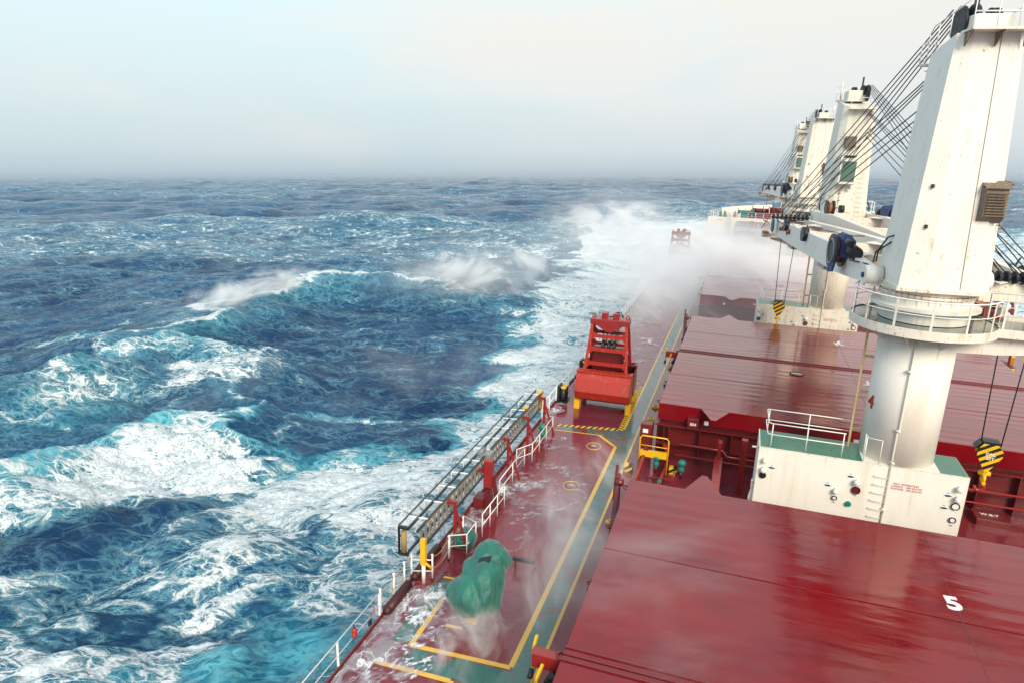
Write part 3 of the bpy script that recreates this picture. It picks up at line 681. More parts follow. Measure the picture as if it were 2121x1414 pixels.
# ------------------------------------------------------------------ crane houses
def pos(k): return 27.5+27.7*k
HT=-10.86
def house(k,label,detail=True):
    o=Vector((CX,pos(k),DZ)); t=thing('crane_house',label,'deck house',o,0,'white crane houses between the hatches')
    H=HT-DZ; xa,xb=1.47-CX,8.57-CX; ya,yb=-1.27,.62
    m=MB(); m.box(xa,ya,0,xb,yb,H-.02); m.build('wall',M['white_rusty' if k else 'house'],t)
    m=MB(); m.box(xa+.03,ya+.03,H-.02,xb-.03,yb-.03,H+.006); m.build('green_roof',M['green'],t)
    m=MB(); m.beam((xa,ya+.015,H),(xb,ya+.015,H),.04,.035); m.beam((xa+.015,ya,H),(xa+.015,yb,H),.04,.035); m.build('roof_edge',M['white_rusty'],t)
    if True:
        # rails on the roof
        for pts in ([(xa+.35,ya+.2),(-1.95,ya+.2)],[(xa+.25,yb-.1),(-1.5,yb-.1)]):
            m=MB(); a,b=pts
            for h in (.95,.5): m.tube([(a[0],a[1],H+h),(b[0],b[1],H+h)],.022,6)
            m.build('roof_rail',M['rail'],t)
            for q in (.02,.5,.98):
                x=a[0]+(b[0]-a[0])*q; m=MB(); m.cyl((x,a[1],H),(x,a[1],H+.95),.022,n=6); m.build('rail_post',M['rail'],t)
        m=MB(); 
        for h in (.95,.5): m.tube([(xa+.35,ya+.2,H+h),(xa+.25,ya+.3,H+h),(xa+.22,yb-.2,H+h),(xa+.25,yb-.1,H+h)],.022,6)
        m.build('roof_rail',M['rail'],t)
        m=MB(); 
        for x,y in ((-1.25,-1.15),(-1.2,-.95),(-1.22,-.75),(-.75,-1.25)): m.cyl((x,y,H),(x,y,H+.95),.018,n=5)
        m.tube([(-1.25,-1.15,H+.95),(-.75,-1.25,H+.95),(-.75,-1.25,H),],.018,5); m.build('gate_rail',M['rail'],t)
    # fittings on the aft wall
    def disc(x,z,r,mat,name,ring=None,d=.06):
        m=MB(); m.cyl((x,ya-.003,z),(x,ya-d,z),r,n=16); m.build(name,M[mat],t)
        if ring:
            m=MB(); m.tube([(x+r*math.cos(a),ya-d,z+r*math.sin(a)) for a in [i*R(20) for i in range(18)]],.022,5,True); m.build('dial_ring',M[ring],t)
    X=lambda v:v-CX
    Z=lambda v:v-DZ
    disc(X(1.72),Z(-12.0),.13,'black','port_hole'); disc(X(5.03),Z(-12.0),.14,'dkred','port_hole','black'); disc(X(4.35),Z(-12.45),.08,'markwhite','dial','black')
    disc(X(4.85),Z(-12.6),.10,'valve','green_gauge',None,.1); disc(X(8.3),Z(-12.0),.13,'markwhite','dial','black'); disc(X(8.3),Z(-12.55),.1,'markwhite','dial','black')
    for x,z,r in ((1.72,-11.65,.1),(5.02,-11.55,.12),(4.35,-12.05,.09),(8.3,-11.6,.09),(1.72,-11.25,.08),(8.3,-11.2,.1)):
        m=MB(); m.lathe([(.01,.0),(r,-.03),(r*1.05,-.16),(r*.6,-.2)],(X(x),ya-.14,Z(z)),n=10); m.box(X(x)-.03,ya-.15,Z(z)-.05,X(x)+.03,ya,Z(z)); m.build('vent_cowl',M['white'],t)
    for x,z in ((2.0,-11.65),(4.78,-11.5),(4.05,-12.0),(8.0,-11.65),(7.95,-12.15)):
        m=MB(); m.cbox(X(x)-.13,ya-.01,Z(z)-.07,X(x)+.13,ya-.003,Z(z)+.07,.001); m.build('sign',M['markwhite'],t)
        m=MB(); m.add([(X(x)-.09,ya-.012,Z(z)-.03),(X(x)+.03,ya-.012,Z(z)-.04),(X(x)+.15,ya-.012,Z(z)),(X(x)+.04,ya-.012,Z(z)+.04),(X(x)-.1,ya-.012,Z(z)+.03)],[(0,1,2,3,4)]); m.build('sign_symbol',M['blue'],t)
        text('P S',.06,M['rope'],(X(x),ya-.008,Z(z)+.1),(R(90),0,0),t)
    for x,z in ((5.03,-12.22),(4.35,-12.65),(8.3,-12.8)): text('FUEL',.05,M['rope'],(X(x),ya-.008,Z(z)),(R(90),0,0),t)
    m=MB()
    for i in range(6): m.tube([(X(5.55),ya,Z(-11.3)-i*.33),(X(5.55),ya-.1,Z(-11.3)-i*.33),(X(5.98),ya-.1,Z(-11.3)-i*.33),(X(5.98),ya,Z(-11.3)-i*.33)],.014,5)
    m.build('rung',M['white'],t)
    m=MB(); m.cyl((xa-.25,ya+.3,H-.15),(xa,ya+.3,H-.15),.04,n=6); m.beam((xa-.06,ya+.2,.9),(xa-.1,ya+.2,2.2),.05,.05); m.tube([(xa-.1,ya+.25,1.1),(xa-.15,ya+.2,1.5),(xa-.06,ya+.25,2.0)],.035,6); m.cyl((xa-.12,ya+.25,2.2),(xa,ya+.25,2.2),.09,n=10); m.build('side_fittings',M['white_rusty'],t)
    return t
house(0,'nearest white crane house with two green roof halves and gauges')
house(1,'second white crane house, behind the hanging hook over the second hatch')
house(2,'third white crane house, seen faintly through the spray')
house(3,'crane house closest to the forecastle, mostly hidden')

# ------------------------------------------------------------------ cranes
def crane(k,theta,arm,label):
    o=Vector((CX,pos(k),DZ)); t=thing('deck_crane',label,'crane',o,0,'white deck cranes along the centre line')
    Z=lambda v:v-DZ
    W='white' if k==0 else 'white_rusty'
    cs,sn=math.cos(theta),math.sin(theta)
    Rt=Matrix.Rotation(theta,4,'Z')
    def B(m,name,mat,parent=t): return m.xf(Rt).build(name,M[mat],parent)
    # pedestal
    m=MB(); n=40
    m.lathe([(1.27,Z(-11.2)),(1.27,Z(-5.64))],n=n); m.box(-1.27,-1.262,Z(-14.6),1.27,1.2,Z(-10.95)); m.box(-1.27,-1.266,Z(-10.95),1.27,0,Z(HT)+.012)
    ped=m.build('pedestal',M['column' if k==0 else W],t)
    m=MB(); m.tube([(-.35,-1.30,Z(-14.4)),(-.35,-1.30,Z(-9.5)),(-.3,-1.29,Z(-9.4)),(-.3,-1.29,Z(-5.8))],.035,6)
    for z in (-12.6,-10.7,-9.45,-7.2): m.cyl((-.42,-1.25,Z(z)),(-.28,-1.36,Z(z)),.05,n=6)
    m.build('cable_pipe',M['white_rusty'],t)
    if k==0:
        text('MAX. MOMENTUM\n   LUFFING    400-42.0 MT\n   SLEWING   300-42.0 MT',.10,M['markred'],(.25,-1.275,Z(-11.6)),(R(90),0,0),t,'pedestal_lettering')
        text('4',.72,M['markred'],(1.29*math.cos(R(199)),1.29*math.sin(R(199)),Z(-8.75)),(R(90),0,R(289)),t,'crane_number',bold=.02)
    elif k==1:
        text('MAX. MOMENTUM\n   LUFFING    400-42.0 MT',.10,M['markred'],(.25,-1.275,Z(-11.6)),(R(90),0,0),t,'pedestal_lettering')
    m=MB(); 
    a=R(168)
    for q in (-.2,.2):
        px,py=1.62*math.cos(a)-q*math.sin(a),1.62*math.sin(a)+q*math.cos(a); m.beam((px,py,Z(-11)),(px,py,Z(-5.9)),.06,.09)
    for i in range(15):
        z=Z(-10.8)+i*.33; m.cyl((1.62*math.cos(a)-.2*math.sin(a),1.62*math.sin(a)+.2*math.cos(a),z),(1.62*math.cos(a)+.2*math.sin(a),1.62*math.sin(a)-.2*math.cos(a),z),.015,n=5)
    for z in (-10.2,-8.6,-7.2,-6.2): m.beam((1.25*math.cos(a),1.25*math.sin(a),Z(z)),(1.62*math.cos(a),1.62*math.sin(a),Z(z)),.05,.1)
    m.build('pedestal_ladder',M['tan'],t)
    # round platform
    RP=2.32
    m=MB(); m.lathe([(1.27,Z(-5.62)),(RP,Z(-5.62)),(RP,Z(-5.52)),(1.3,Z(-5.52))],n=48,smooth=False); m.build('platform_floor',M['dkgreen'],t)
    m=MB(); m.lathe([(RP,Z(-5.80)),(RP+.03,Z(-5.80)),(RP+.03,Z(-5.48)),(RP,Z(-5.48))],n=48,smooth=False)
    m.f=m.f[:-2]; m.sm=m.sm[:-2]
    m.build('platform_edge',M['white_rusty'],t)
    m=MB()
    for i in range(8):
        a=R(22+45*i); c_,s_=math.cos(a),math.sin(a)
        m.plate([(1.25*c_,1.25*s_,Z(-5.63)),((RP-.02)*c_,(RP-.02)*s_,Z(-5.63)),((RP-.02)*c_,(RP-.02)*s_,Z(-5.75)),(1.25*c_,1.25*s_,Z(-6.35))],.04)
    m.build('gusset',M['white'],t)
    gap=R(2) if arm>0 else R(180)
    for h,r in ((.98,.026),(.5,.017)):
        m=MB(); m.tube([((RP-.03)*math.cos(a),(RP-.03)*math.sin(a),Z(-5.5)+h) for a in [gap+R(14)+i*R(332)/40 for i in range(41)]],r,6); m.build('platform_rail',M['rail'],t)
    pm=None
    for i in range(13):
        a=gap+R(14)+i*R(332)/12
        m=MB(); m.box(-.035,-.012,0,.035,.012,.98); 
        if pm is None: pm=ob=m.build('rail_post',M['white_rusty'],t)
        else: ob=pm.copy(); sc.collection.objects.link(ob); ob.parent=t
        ob.location=((RP-.03)*math.cos(a),(RP-.03)*math.sin(a),Z(-5.5)); ob.rotation_euler=(0,0,a+R(90))
    # turntable drum
    m=MB(); m.lathe([(1.42,Z(-5.5)),(1.42,Z(-5.06)),(1.74,Z(-5.04)),(1.74,Z(-4.93)),(1.42,Z(-4.91)),(1.42,Z(-4.9)),(1.46,Z(-4.6))],n=48,smooth=False); m.build('turntable_drum',M[W],t)
    m=MB(); m.lathe([(1.44,Z(-4.60)),(1.52,Z(-4.59)),(1.52,Z(-4.50)),(1.45,Z(-4.49)),(1.50,Z(-4.47)),(1.50,Z(-4.4)),(1.58,Z(-4.39)),(1.58,Z(-4.33))],n=48,smooth=False); m.build('slewing_ring',M['white_rusty'],t)
    m=MB()
    for i in range(44):
        a=i*2*math.pi/44; m.beam((1.49*math.cos(a),1.49*math.sin(a),Z(-4.61)),(1.49*math.cos(a),1.49*math.sin(a),Z(-4.47)),.05,.05)
    m.build('ring_bolts',M['brown'],t)
    m=MB()
    for i in range(26):
        a=i*2*math.pi/26; m.plate([(1.43*math.cos(a),1.43*math.sin(a),Z(-4.88)),(1.50*math.cos(a),1.50*math.sin(a),Z(-4.61)),(1.43*math.cos(a),1.43*math.sin(a),Z(-4.61))],.03)
    m.build('drum_rib',M['white'],t)
    # revolving body
    def ring(f,z):  # f 0 bottom .. 1 top
        b=[(-1.46,-1.40),(-.70,-1.62),(.86,-1.66),(1.42,-1.22),(1.42,.9),(1.0,1.25),(-1.0,1.25),(-1.46,.9)]
        tp=[(-.98,-1.08),(-.55,-1.22),(.70,-1.25),(1.02,-.9),(1.02,.8),(.7,1.1),(-.7,1.1),(-.98,.8)]
        return [(p[0]+(q[0]-p[0])*f,p[1]+(q[1]-p[1])*f,Z(z)) for p,q in zip(b,tp)]
    top=ring(1,3.8); top=[(x,y,z-(.5*max(0,y+.1)/1.2)) for x,y,z in top]
    m=MB(); m.loft([ring(0,-4.2),ring(.4,-1.0),ring(.75,1.8),top]); body=B(m,'crane_body',W)
    m=MB(); m.loft([[(x*1.03,y*1.03,z) for x,y,z in ring(0,-4.32)],[(x*1.03,y*1.03,z) for x,y,z in ring(0,-4.2)]]); B(m,'body_base_flange','white_rusty')
    m=MB(); m.beam((.36,-1.655,Z(-4.15)),(.22,-1.25,Z(3.75)),.014,.012,(0,1,0)); B(m,'body_seam','louvre',body)
    m=MB()
    for z,f in ((-.9,.42),(-2.2,.25)):
        m.box(-1.0,-1.60+.4*f-.02,Z(z),-.93,-1.5+.4*f,Z(z)+.12)
    B(m,'lifting_lug','rope',body)
    m=MB()
    for z in (-.6,-2.0): m.tube([(1.22,-1.15,Z(z)),(1.3,-1.42,Z(z)-.05),(1.42,-1.35,Z(z)-.12),(1.36,-1.0,Z(z)-.15)],.02,5)
    B(m,'eye_ring','brown',body)
    # louvre box on the back
    m=MB(); yb=-1.44; m.loft([[(.42,yb,Z(-1.95)),(1.18,yb,Z(-1.95)),(1.18,yb+.12,Z(-.75)),(.42,yb+.12,Z(-.75))],[(.50,yb-.36,Z(-1.75)),(1.14,yb-.36,Z(-1.75)),(1.14,yb-.30,Z(-.86)),(.50,yb-.30,Z(-.86))]]); lv=B(m,'louvre_box','louvre',body)
    m=MB()
    for i in range(9): m.beam((.54,yb-.40,Z(-1.7)+i*.09),(1.11,yb-.40,Z(-1.7)+i*.09),.05,.02,(0,-.6,.8))
    B(m,'louvre_slat','louvre',lv)
    m=MB(); m.plate([(.44,yb-.40,Z(-.84)),(1.20,yb-.40,Z(-.84)),(1.20,yb+.12,Z(-.62)),(.44,yb+.12,Z(-.62))],.03); B(m,'louvre_hood','dkred' if k else 'louvre',lv)
    # front face (towards the jib): cab, door, rungs, small louvre
    yf=1.26
    m=MB(); m.loft([[(-.15,yf,Z(-1.9)),(1.0,yf,Z(-1.9)),(1.0,yf+.7,Z(-1.8)),(-.15,yf+.7,Z(-1.8))],[(-.15,yf,Z(-.05)),(1.0,yf,Z(-.05)),(1.0,yf+.85,Z(-.15)),(-.15,yf+.85,Z(-.15))],[(-.05,yf,Z(.2)),(.9,yf,Z(.2)),(.9,yf+.5,Z(.14)),(-.05,yf+.5,Z(.14))]]); cab=B(m,'operator_cab','white',t)
    m=MB(); m.plate([(-.02,yf+.735,Z(-1.65)),(.87,yf+.735,Z(-1.65)),(.87,yf+.858,Z(-.3)),(-.02,yf+.858,Z(-.3))],.03); m.plate([(-.165,yf+.1,Z(-1.5)),(-.165,yf+.6,Z(-1.5)),(-.165,yf+.7,Z(-.4)),(-.165,yf+.1,Z(-.4))],.02);B(m,'cab_window','glass',cab)
    m=MB(); m.box(.05,yf+.6,Z(.02),.8,yf+.92,Z(.10)); B(m,'wiper_hood','black',cab)
    m=MB(); m.cbox(.05,yf-.02,Z(.6),.75,yf+.22,Z(1.35),.02); B(m,'small_louvre','louvre',body)
    m=MB(); m.cbox(-.25,yf-.03,Z(-3.75),.6,yf+.04,Z(-2.25),.03); dr=B(m,'access_door','white',body)
    m=MB(); 
    for z in (-2.5,-3.0,-3.5): m.box(.5,yf+.04,Z(z),.66,yf+.07,Z(z)+.05)
    B(m,'door_clamp','louvre',dr)
    for xx in (.05,.45):
        m=MB(); m.cyl((xx,yf+.02,Z(-2.0)),(xx,yf+.28,Z(-2.04)),.02,n=6); m.lathe([(.03,.08),(.12,-.04),(.12,-.06),(.02,-.07)],(xx,yf+.3,Z(-2.1)),n=12); B(m,'flood_lamp','alu',t)
    m=MB()
    for i in range(22):
        z=Z(-4.0)+i*.33; yy=yf+.02+(z-Z(-4.2))/8*-.12
        m.tube([(-.95,yy-.08,z),(-.95,yy+.1,z),(-.6,yy+.1,z),(-.6,yy-.08,z)],.014,4)
    B(m,'body_rung','white',body)
    # head
    zt=Z(3.8)
    m=MB(); m.box(-.85,-1.85,zt+.0,1.0,-1.0,zt+.07); B(m,'head_platform','white_rusty')
    m=MB(); 
    for x in (-.8,.05,.85): m.plate([(x,-1.8,zt-.005),(x,-1.22,zt-.005),(x,-1.3,zt-.42)],.035)
    B(m,'head_bracket','louvre')
    m=MB(); m.cbox(-.45,-.75,zt-.1,.75,.35,zt+.62,.05); B(m,'sheave_housing',W)
    m=MB()
    for x,y,r in ((-.52,.15,.55),(-.4,.35,.5),(.2,-.2,.42),(.36,-.2,.42)): m.cyl((x-.05,y,zt+.45),(x+.05,y,zt+.45),r,n=22)
    for x,y,r in ((-.25,-.1,.5),): m.cyl((x-.07,y,zt+.5),(x+.07,y,zt+.5),r,n=22)
    m.plate([(-.2,-.15,zt+.9),(-.1,.3,zt+.9),(-.13,.2,zt+1.5),(-.16,0,zt+1.5)],.1); B(m,'head_sheave','rope')
    m=MB(); m.tube([(-.85,-1.8,zt+.95),(1.0,-1.8,zt+.95),(1.05,-.9,zt+.95),(1.05,.9,zt+.7)],.02,5); m.tube([(-.85,-1.8,zt+.5),(1.0,-1.8,zt+.5),(1.05,-.9,zt+.5)],.026,5)
    m.tube([(-.85,-1.8,zt+.95),(-1.0,.8,zt+.5),(-1.0,1.1,zt+.3)],.02,5); m.tube([(-1.0,1.1,zt-.5),(-1.0,1.7,zt-.6),(.8,1.7,zt-.6)],.02,5); m.tube([(-1.0,1.1,zt+.1),(-1.0,1.7,zt+.05),(.8,1.7,zt+.05)],.02,5)
    B(m,'head_rail','rail')
    for x,y,z0,z1 in ((-.85,-1.8,0,.95),(-.2,-1.8,0,.95),(.4,-1.8,0,.95),(1.0,-1.8,0,.95),(-.95,-.4,0,.75),(-1.0,.4,-.2,.6),(-1.0,1.1,-.55,.3),(-1.0,1.7,-.64,.05),(.8,1.7,-.64,.05),(1.03,.2,-.1,.8)):
        m=MB(); m.cyl((x,y,zt+z0),(x,y,zt+z1),.018,n=5); B(m,'head_rail_post','rail')
    m=MB(); m.box(-1.0,1.1,zt-.68,.8,1.75,zt-.64); B(m,'front_step','white_rusty')
    m=MB(); m.cyl((.85,-1.2,zt),(.85,-1.2,zt+1.3),.06,n=8); B(m,'lamp_mast','white_rusty')
    # jib
    yh,yt=.35,25.3; zh,zt2=Z(-4.12),Z(-4.78)
    m=MB()
    def leg(sg):
        xh,xt=sg*1.78,sg*.98
        st=[(0,.55,.0),(.09,.85,.05),(.2,1.1,0),(.6,1.12,0),(.92,1.0,0),(1,.8,.05)]
        rings=[]
        for f,h,dz in st:
            x=xh+(xt-xh)*f; y=yh+(yt-yh)*f; zc=zh+(zt2-zh)*f; w_=.2
            rings.append([(x-w_,y,zc-h/2),(x+w_,y,zc-h/2),(x+w_,y,zc+h/2),(x-w_,y,zc+h/2)])
        mm=MB(); mm.loft(rings); return mm
    jl=[]
    for sg in (-1,1): jl.append(B(leg(sg),'jib_leg','white'))
    for y,h in ((4.2,.7),(9.5,.7),(15,.7),(20.5,.7),(24.9,.8)):
        f=(y-yh)/(yt-yh); xw=1.78+(.98-1.78)*f-.2; zc=zh+(zt2-zh)*f
        m=MB(); m.box(-xw,y-.16,zc-h/2,xw,y+.16,zc+h/2); B(m,'cross_beam','white_rusty')
        m=MB(); m.plate([(-xw,y-.9,zc+.38),(-xw+.7,y-.16,zc+.38),(-xw+.7,y+.16,zc+.38),(-xw,y+.9,zc+.38)],.03); m.plate([(xw,y-.9,zc+.38),(xw,y+.9,zc+.38),(xw-.7,y+.16,zc+.38),(xw-.7,y-.16,zc+.38)],.03); B(m,'corner_plate','white')
    m=MB(); m.beam((-1.6,9.5,zh-.15),(1.3,15,zh-.3),.25,.3); m.beam((1.4,15,zh-.3),(-1.2,20.5,zh-.5),.25,.3); B(m,'diagonal_brace','white_rusty')
    for sg in (-1,1):
        m=MB(); m.cyl((sg*1.5,yh,zh),(sg*2.08,yh,zh),.36,n=22); m.box(sg*1.52,yh-.22,zh-.38,sg*2.03,yh+.25,zh); B(m,'hinge_casing','white')
        m=MB(); m.cyl((sg*2.08,yh,zh),(sg*2.14,yh,zh),.1,n=12); B(m,'hinge_pin','blue')
        m=MB(); m.tube([(sg*1.6,yh+.4,zh+.45),(sg*1.65,yh+.2,zh+.9),(sg*1.5,yh-.1,zh+1.4),(sg*1.36,yh-.3,zh+1.5)],.03,5); m.tube([(sg*1.66,yh+.5,zh+.4),(sg*1.7,yh+.3,zh+.8),(sg*1.4,yh-.2,zh+1.25)],.03,5); B(m,'hydraulic_hose','rope')
    # winch reel with cover on the port leg
    sg=-1
    m=MB(); m.cyl((sg*2.40,3.9,zh+.35),(sg*2.32,3.9,zh+.35),.72,n=30); m.cyl((sg*2.03,3.9,zh+.35),(sg*1.96,3.9,zh+.35),.62,n=30); B(m,'reel_disc','black')
    m=MB(); m.cyl((sg*2.32,3.9,zh+.35),(sg*2.03,3.9,zh+.35),.45,n=24); B(m,'reel_drum','brown')
    m=MB(); m.tube([(sg*2.41,3.9+.5*math.cos(a),zh+.35+.5*math.sin(a)) for a in [i*R(20) for i in range(18)]],.04,5,True); B(m,'reel_rim','alu')
    m=MB(); m.loft([[(-2.2,3.3,zh+.2),(-2.1,4.2,zh+.1),(-1.75,4.3,zh+.15),(-1.7,3.2,zh+.1)],[(-2.2,3.2,zh+.9),(-2.15,4.3,zh+1.0),(-1.8,4.25,zh+.9),(-1.65,3.3,zh+.85)],[(-2.1,3.5,zh+1.1),(-2.05,4.0,zh+1.15),(-1.9,4.0,zh+1.1),(-1.8,3.5,zh+1.05)]]); m.plate([(-2.4,3.3,zh-.4),(-2.42,3.9,zh-.5),(-2.3,3.9,zh+.5),(-2.25,3.3,zh+.5)],.08); B(m,'canvas_cover','blue')
    m=MB(); m.cyl((-1.9,2.9,zh+.55),(-1.9,2.2,zh+.5),.26,n=16); m.cyl((-2.15,2.7,zh+.9),(-2.1,2.3,zh+.85),.12,n=10); m.tube([(-2,3,zh+.5),(-2.1,2.2,zh+.25),(-1.9,1.3,zh+.3),(-1.9,.6,zh+.35)],.03,5);m.tube([(-1.9,3,zh+1.1),(-1.7,2.2,zh+1.2)],.02,5); B(m,'reel_motor','black')
    # second small reel on the starboard leg
    m=MB(); m.cyl((1.75,3.4,zh+.75),(1.85,3.4,zh+.75),.5,n=22); m.cyl((1.35,3.4,zh+.75),(1.45,3.4,zh+.75),.5,n=22); m.cyl((1.0,3.4,zh+.7),(.7,3.4,zh+.7),.26,n=12); B(m,'reel_disc','black')
    m=MB(); m.cyl((1.45,3.4,zh+.75),(1.75,3.4,zh+.75),.36,n=20); B(m,'reel_drum','brown')
    for y,x,r in ((22.2,-1.30,.42),(18.2,-1.30,.34),(12.2,-1.5,.38)):
        f=(y-yh)/(yt-yh); zc=zh+(zt2-zh)*f
        m=MB(); m.cyl((x-.34,y,zc+.45 if y<22 else zc+.15),(x-.26 if y>22 else x-.05,y,zc+.45 if y<22 else zc+.15),r,n=20); m.beam((x,y-.1,zc+.4),(x-.1,y+.1,zc+.9),.05,.05); B(m,'guide_sheave','black')
    for y in (19.9,17.2):
        f=(y-yh)/(yt-yh); zc=zh+(zt2-zh)*f; x=-(1.78-.80*f)-.2
        m=MB(); m.cyl((x-.02,y,zc+.1),(x-.16,y,zc+.1),.09,n=12); m.box(x-.1,y-.06,zc+.1,x-.003,y+.05,zc+.3); m.tube([(x-.18,y+.13*math.cos(a),zc+.1+.13*math.sin(a)) for a in [i*R(30) for i in range(12)]],.03,5,True); B(m,'lashing_eye','brown')
    m=MB(); m.tube([(-1.6,4,zh+1.0),(-1.5,12.2,zh+.5),(-1.4,15.5,zh+.1),(-1.4,18.2,zh+.25),(-1.35,20.5,zh-.15),(-1.35,22.2,zh+.0)],.018,4); B(m,'cable','rope')
    # underside pads of the legs
    for y in (8.2,17.0):
        m=MB(); 
        for sg in (-1,1):
            f=(y-yh)/(yt-yh); x=sg*(1.78-.80*f); zc=zh+(zt2-zh)*f-.56
            m.prism([(x-.18,y-.8),(x+.18,y-.8),(x+.18,y+.5),(x-.18,y+.5)],zc-.2,zc-.003)
        B(m,'leg_pad','alu')
    # tip: sheaves, brackets
    m=MB(); zz=zt2+.55
    for i in range(9): m.cyl((-1.15+i*.28,25.1,zz),(-1.05+i*.28,25.1,zz),.24,n=14)
    m.beam((-1.25,25.1,zz),(1.3,25.1,zz),.12,.12); m.box(-1.2,24.5,zt2+.36,1.25,24.9,zt2+.46); B(m,'tip_sheave','rope')
    m=MB(); m.beam((-1.5,24.6,zt2-.5),(-1.5,25.7,zt2-.55),.3,.14); m.beam((-1.35,25.3,zt2+.5),(-1.75,25.6,zt2-.3),.05,.05); m.beam((-1.7,25.6,zt2+.3),(-1.3,25.4,zt2+.1),.06,.06); m.beam((1.2,24.6,zt2-.4),(1.2,25.7,zt2-.45),.3,.14); B(m,'tip_bracket','brown')
    # luffing wires
    for i in range(5):
        a=(-.62+.05*i,.6-.06*i,zt+.95-.05*i); b=(-1.0+.5*i,25.1,zz+.12)
        m=MB(); m.tube([a,b],.024,5); B(m,'luffing_wire','rope')
    for i in range(3):
        a=(-.7+.06*i,1.14,zt-.95-.03*i); b=(-.9+.6*i,25.1,zz+.1)
        m=MB(); m.tube([a,b],.024,5); B(m,'luffing_wire','rope')
    for i in range(3):
        a=(-.7+.08*i,1.12,zt-1.9-.22*i); b=(-.2+.6*i,25.0,zz+.1)
        m=MB(); m.tube([a,b],.024,5); B(m,'luffing_wire','rope')
    # rest arm on the pedestal for the neighbour's jib
    if arm>0:
        m=MB(); m.loft([[(.9,y0,Z(z0)) for y0,z0 in ((-.45,-6.55),(.45,-6.55),(.45,-5.66),(-.45,-5.66))],[(2.4,y0,Z(z0)) for y0,z0 in ((-.4,-6.5),(.4,-6.5),(.4,-5.66),(-.4,-5.66))],[(6.4,y0,Z(z0)) for y0,z0 in ((-.4,-6.05),(.4,-6.05),(.4,-5.66),(-.4,-5.66))]]); m.build('rest_arm',M[W],t)
        m=MB(); m.box(2.15,-.75,Z(-5.64),6.4,.95,Z(-5.54)); m.build('arm_walkway',M['dkgreen'],t)
        m=MB(); m.box(2.2,-.80,Z(-5.80),6.45,-.76,Z(-5.5)); m.build('walkway_edge',M['white_rusty'],t)
        for y in (-.74,.9):
            m=MB(); m.tube([(2.2,y,Z(-4.55)),(6.4,y,Z(-4.55))],.026,6); m.tube([(2.2,y,Z(-5.05)),(6.4,y,Z(-5.05))],.018,6); m.build('walkway_rail',M['rail'],t)
            for x in (2.3,3.1,3.9,4.7,5.5,6.3): m=MB(); m.box(x-.03,y-.012,Z(-5.54),x+.03,y+.012,Z(-4.55)); m.build('rail_post',M['rail'],t)
        m=MB(); m.box(2.95,1.2,Z(-5.85),4.4,1.7,Z(-5.45)); m.box(2.75,1.15,Z(-5.45),2.95,1.75,Z(-5.1)); m.box(4.4,1.15,Z(-5.45),4.6,1.75,Z(-5.1)); m.beam((3.6,0,Z(-5.9)),(3.7,1.5,Z(-5.9)),.5,.3); m.build('rest_cradle',M['white_rusty'],t)
    else:
        m=MB(); m.loft([[(-.9,y0,Z(z0)) for y0,z0 in ((-.5,-6.9),(.4,-6.9),(.4,-5.9),(-.5,-5.9))],[(-2.6,y0,Z(z0)) for y0,z0 in ((-1.5,-6.5),(-.7,-6.5),(-.7,-5.8),(-1.5,-5.8))],[(-4.6,y0,Z(z0)) for y0,z0 in ((-2.3,-5.85),(-1.6,-5.85),(-1.6,-5.4),(-2.3,-5.4))]]); m.build('rest_arm',M['white_rusty'],t)
        m=MB(); m.beam((-5.2,-2.6,Z(-5.55)),(-2.4,-2.0,Z(-5.6)),.5,.28); m.build('rest_cradle',M['white_rusty'],t)
    return t
c1=crane(0,R(8),1,'tallest and nearest white crane, numbered 4, with big sooty louvre')
c2=crane(1,R(188),-1,'second white crane, facing the viewer with its cab window')
c3=crane(2,R(8),1,'third white crane, turned away, small brown louvre on its back')
c4=crane(3,R(188),-1,'farthest white crane, left of all the others near the bow')

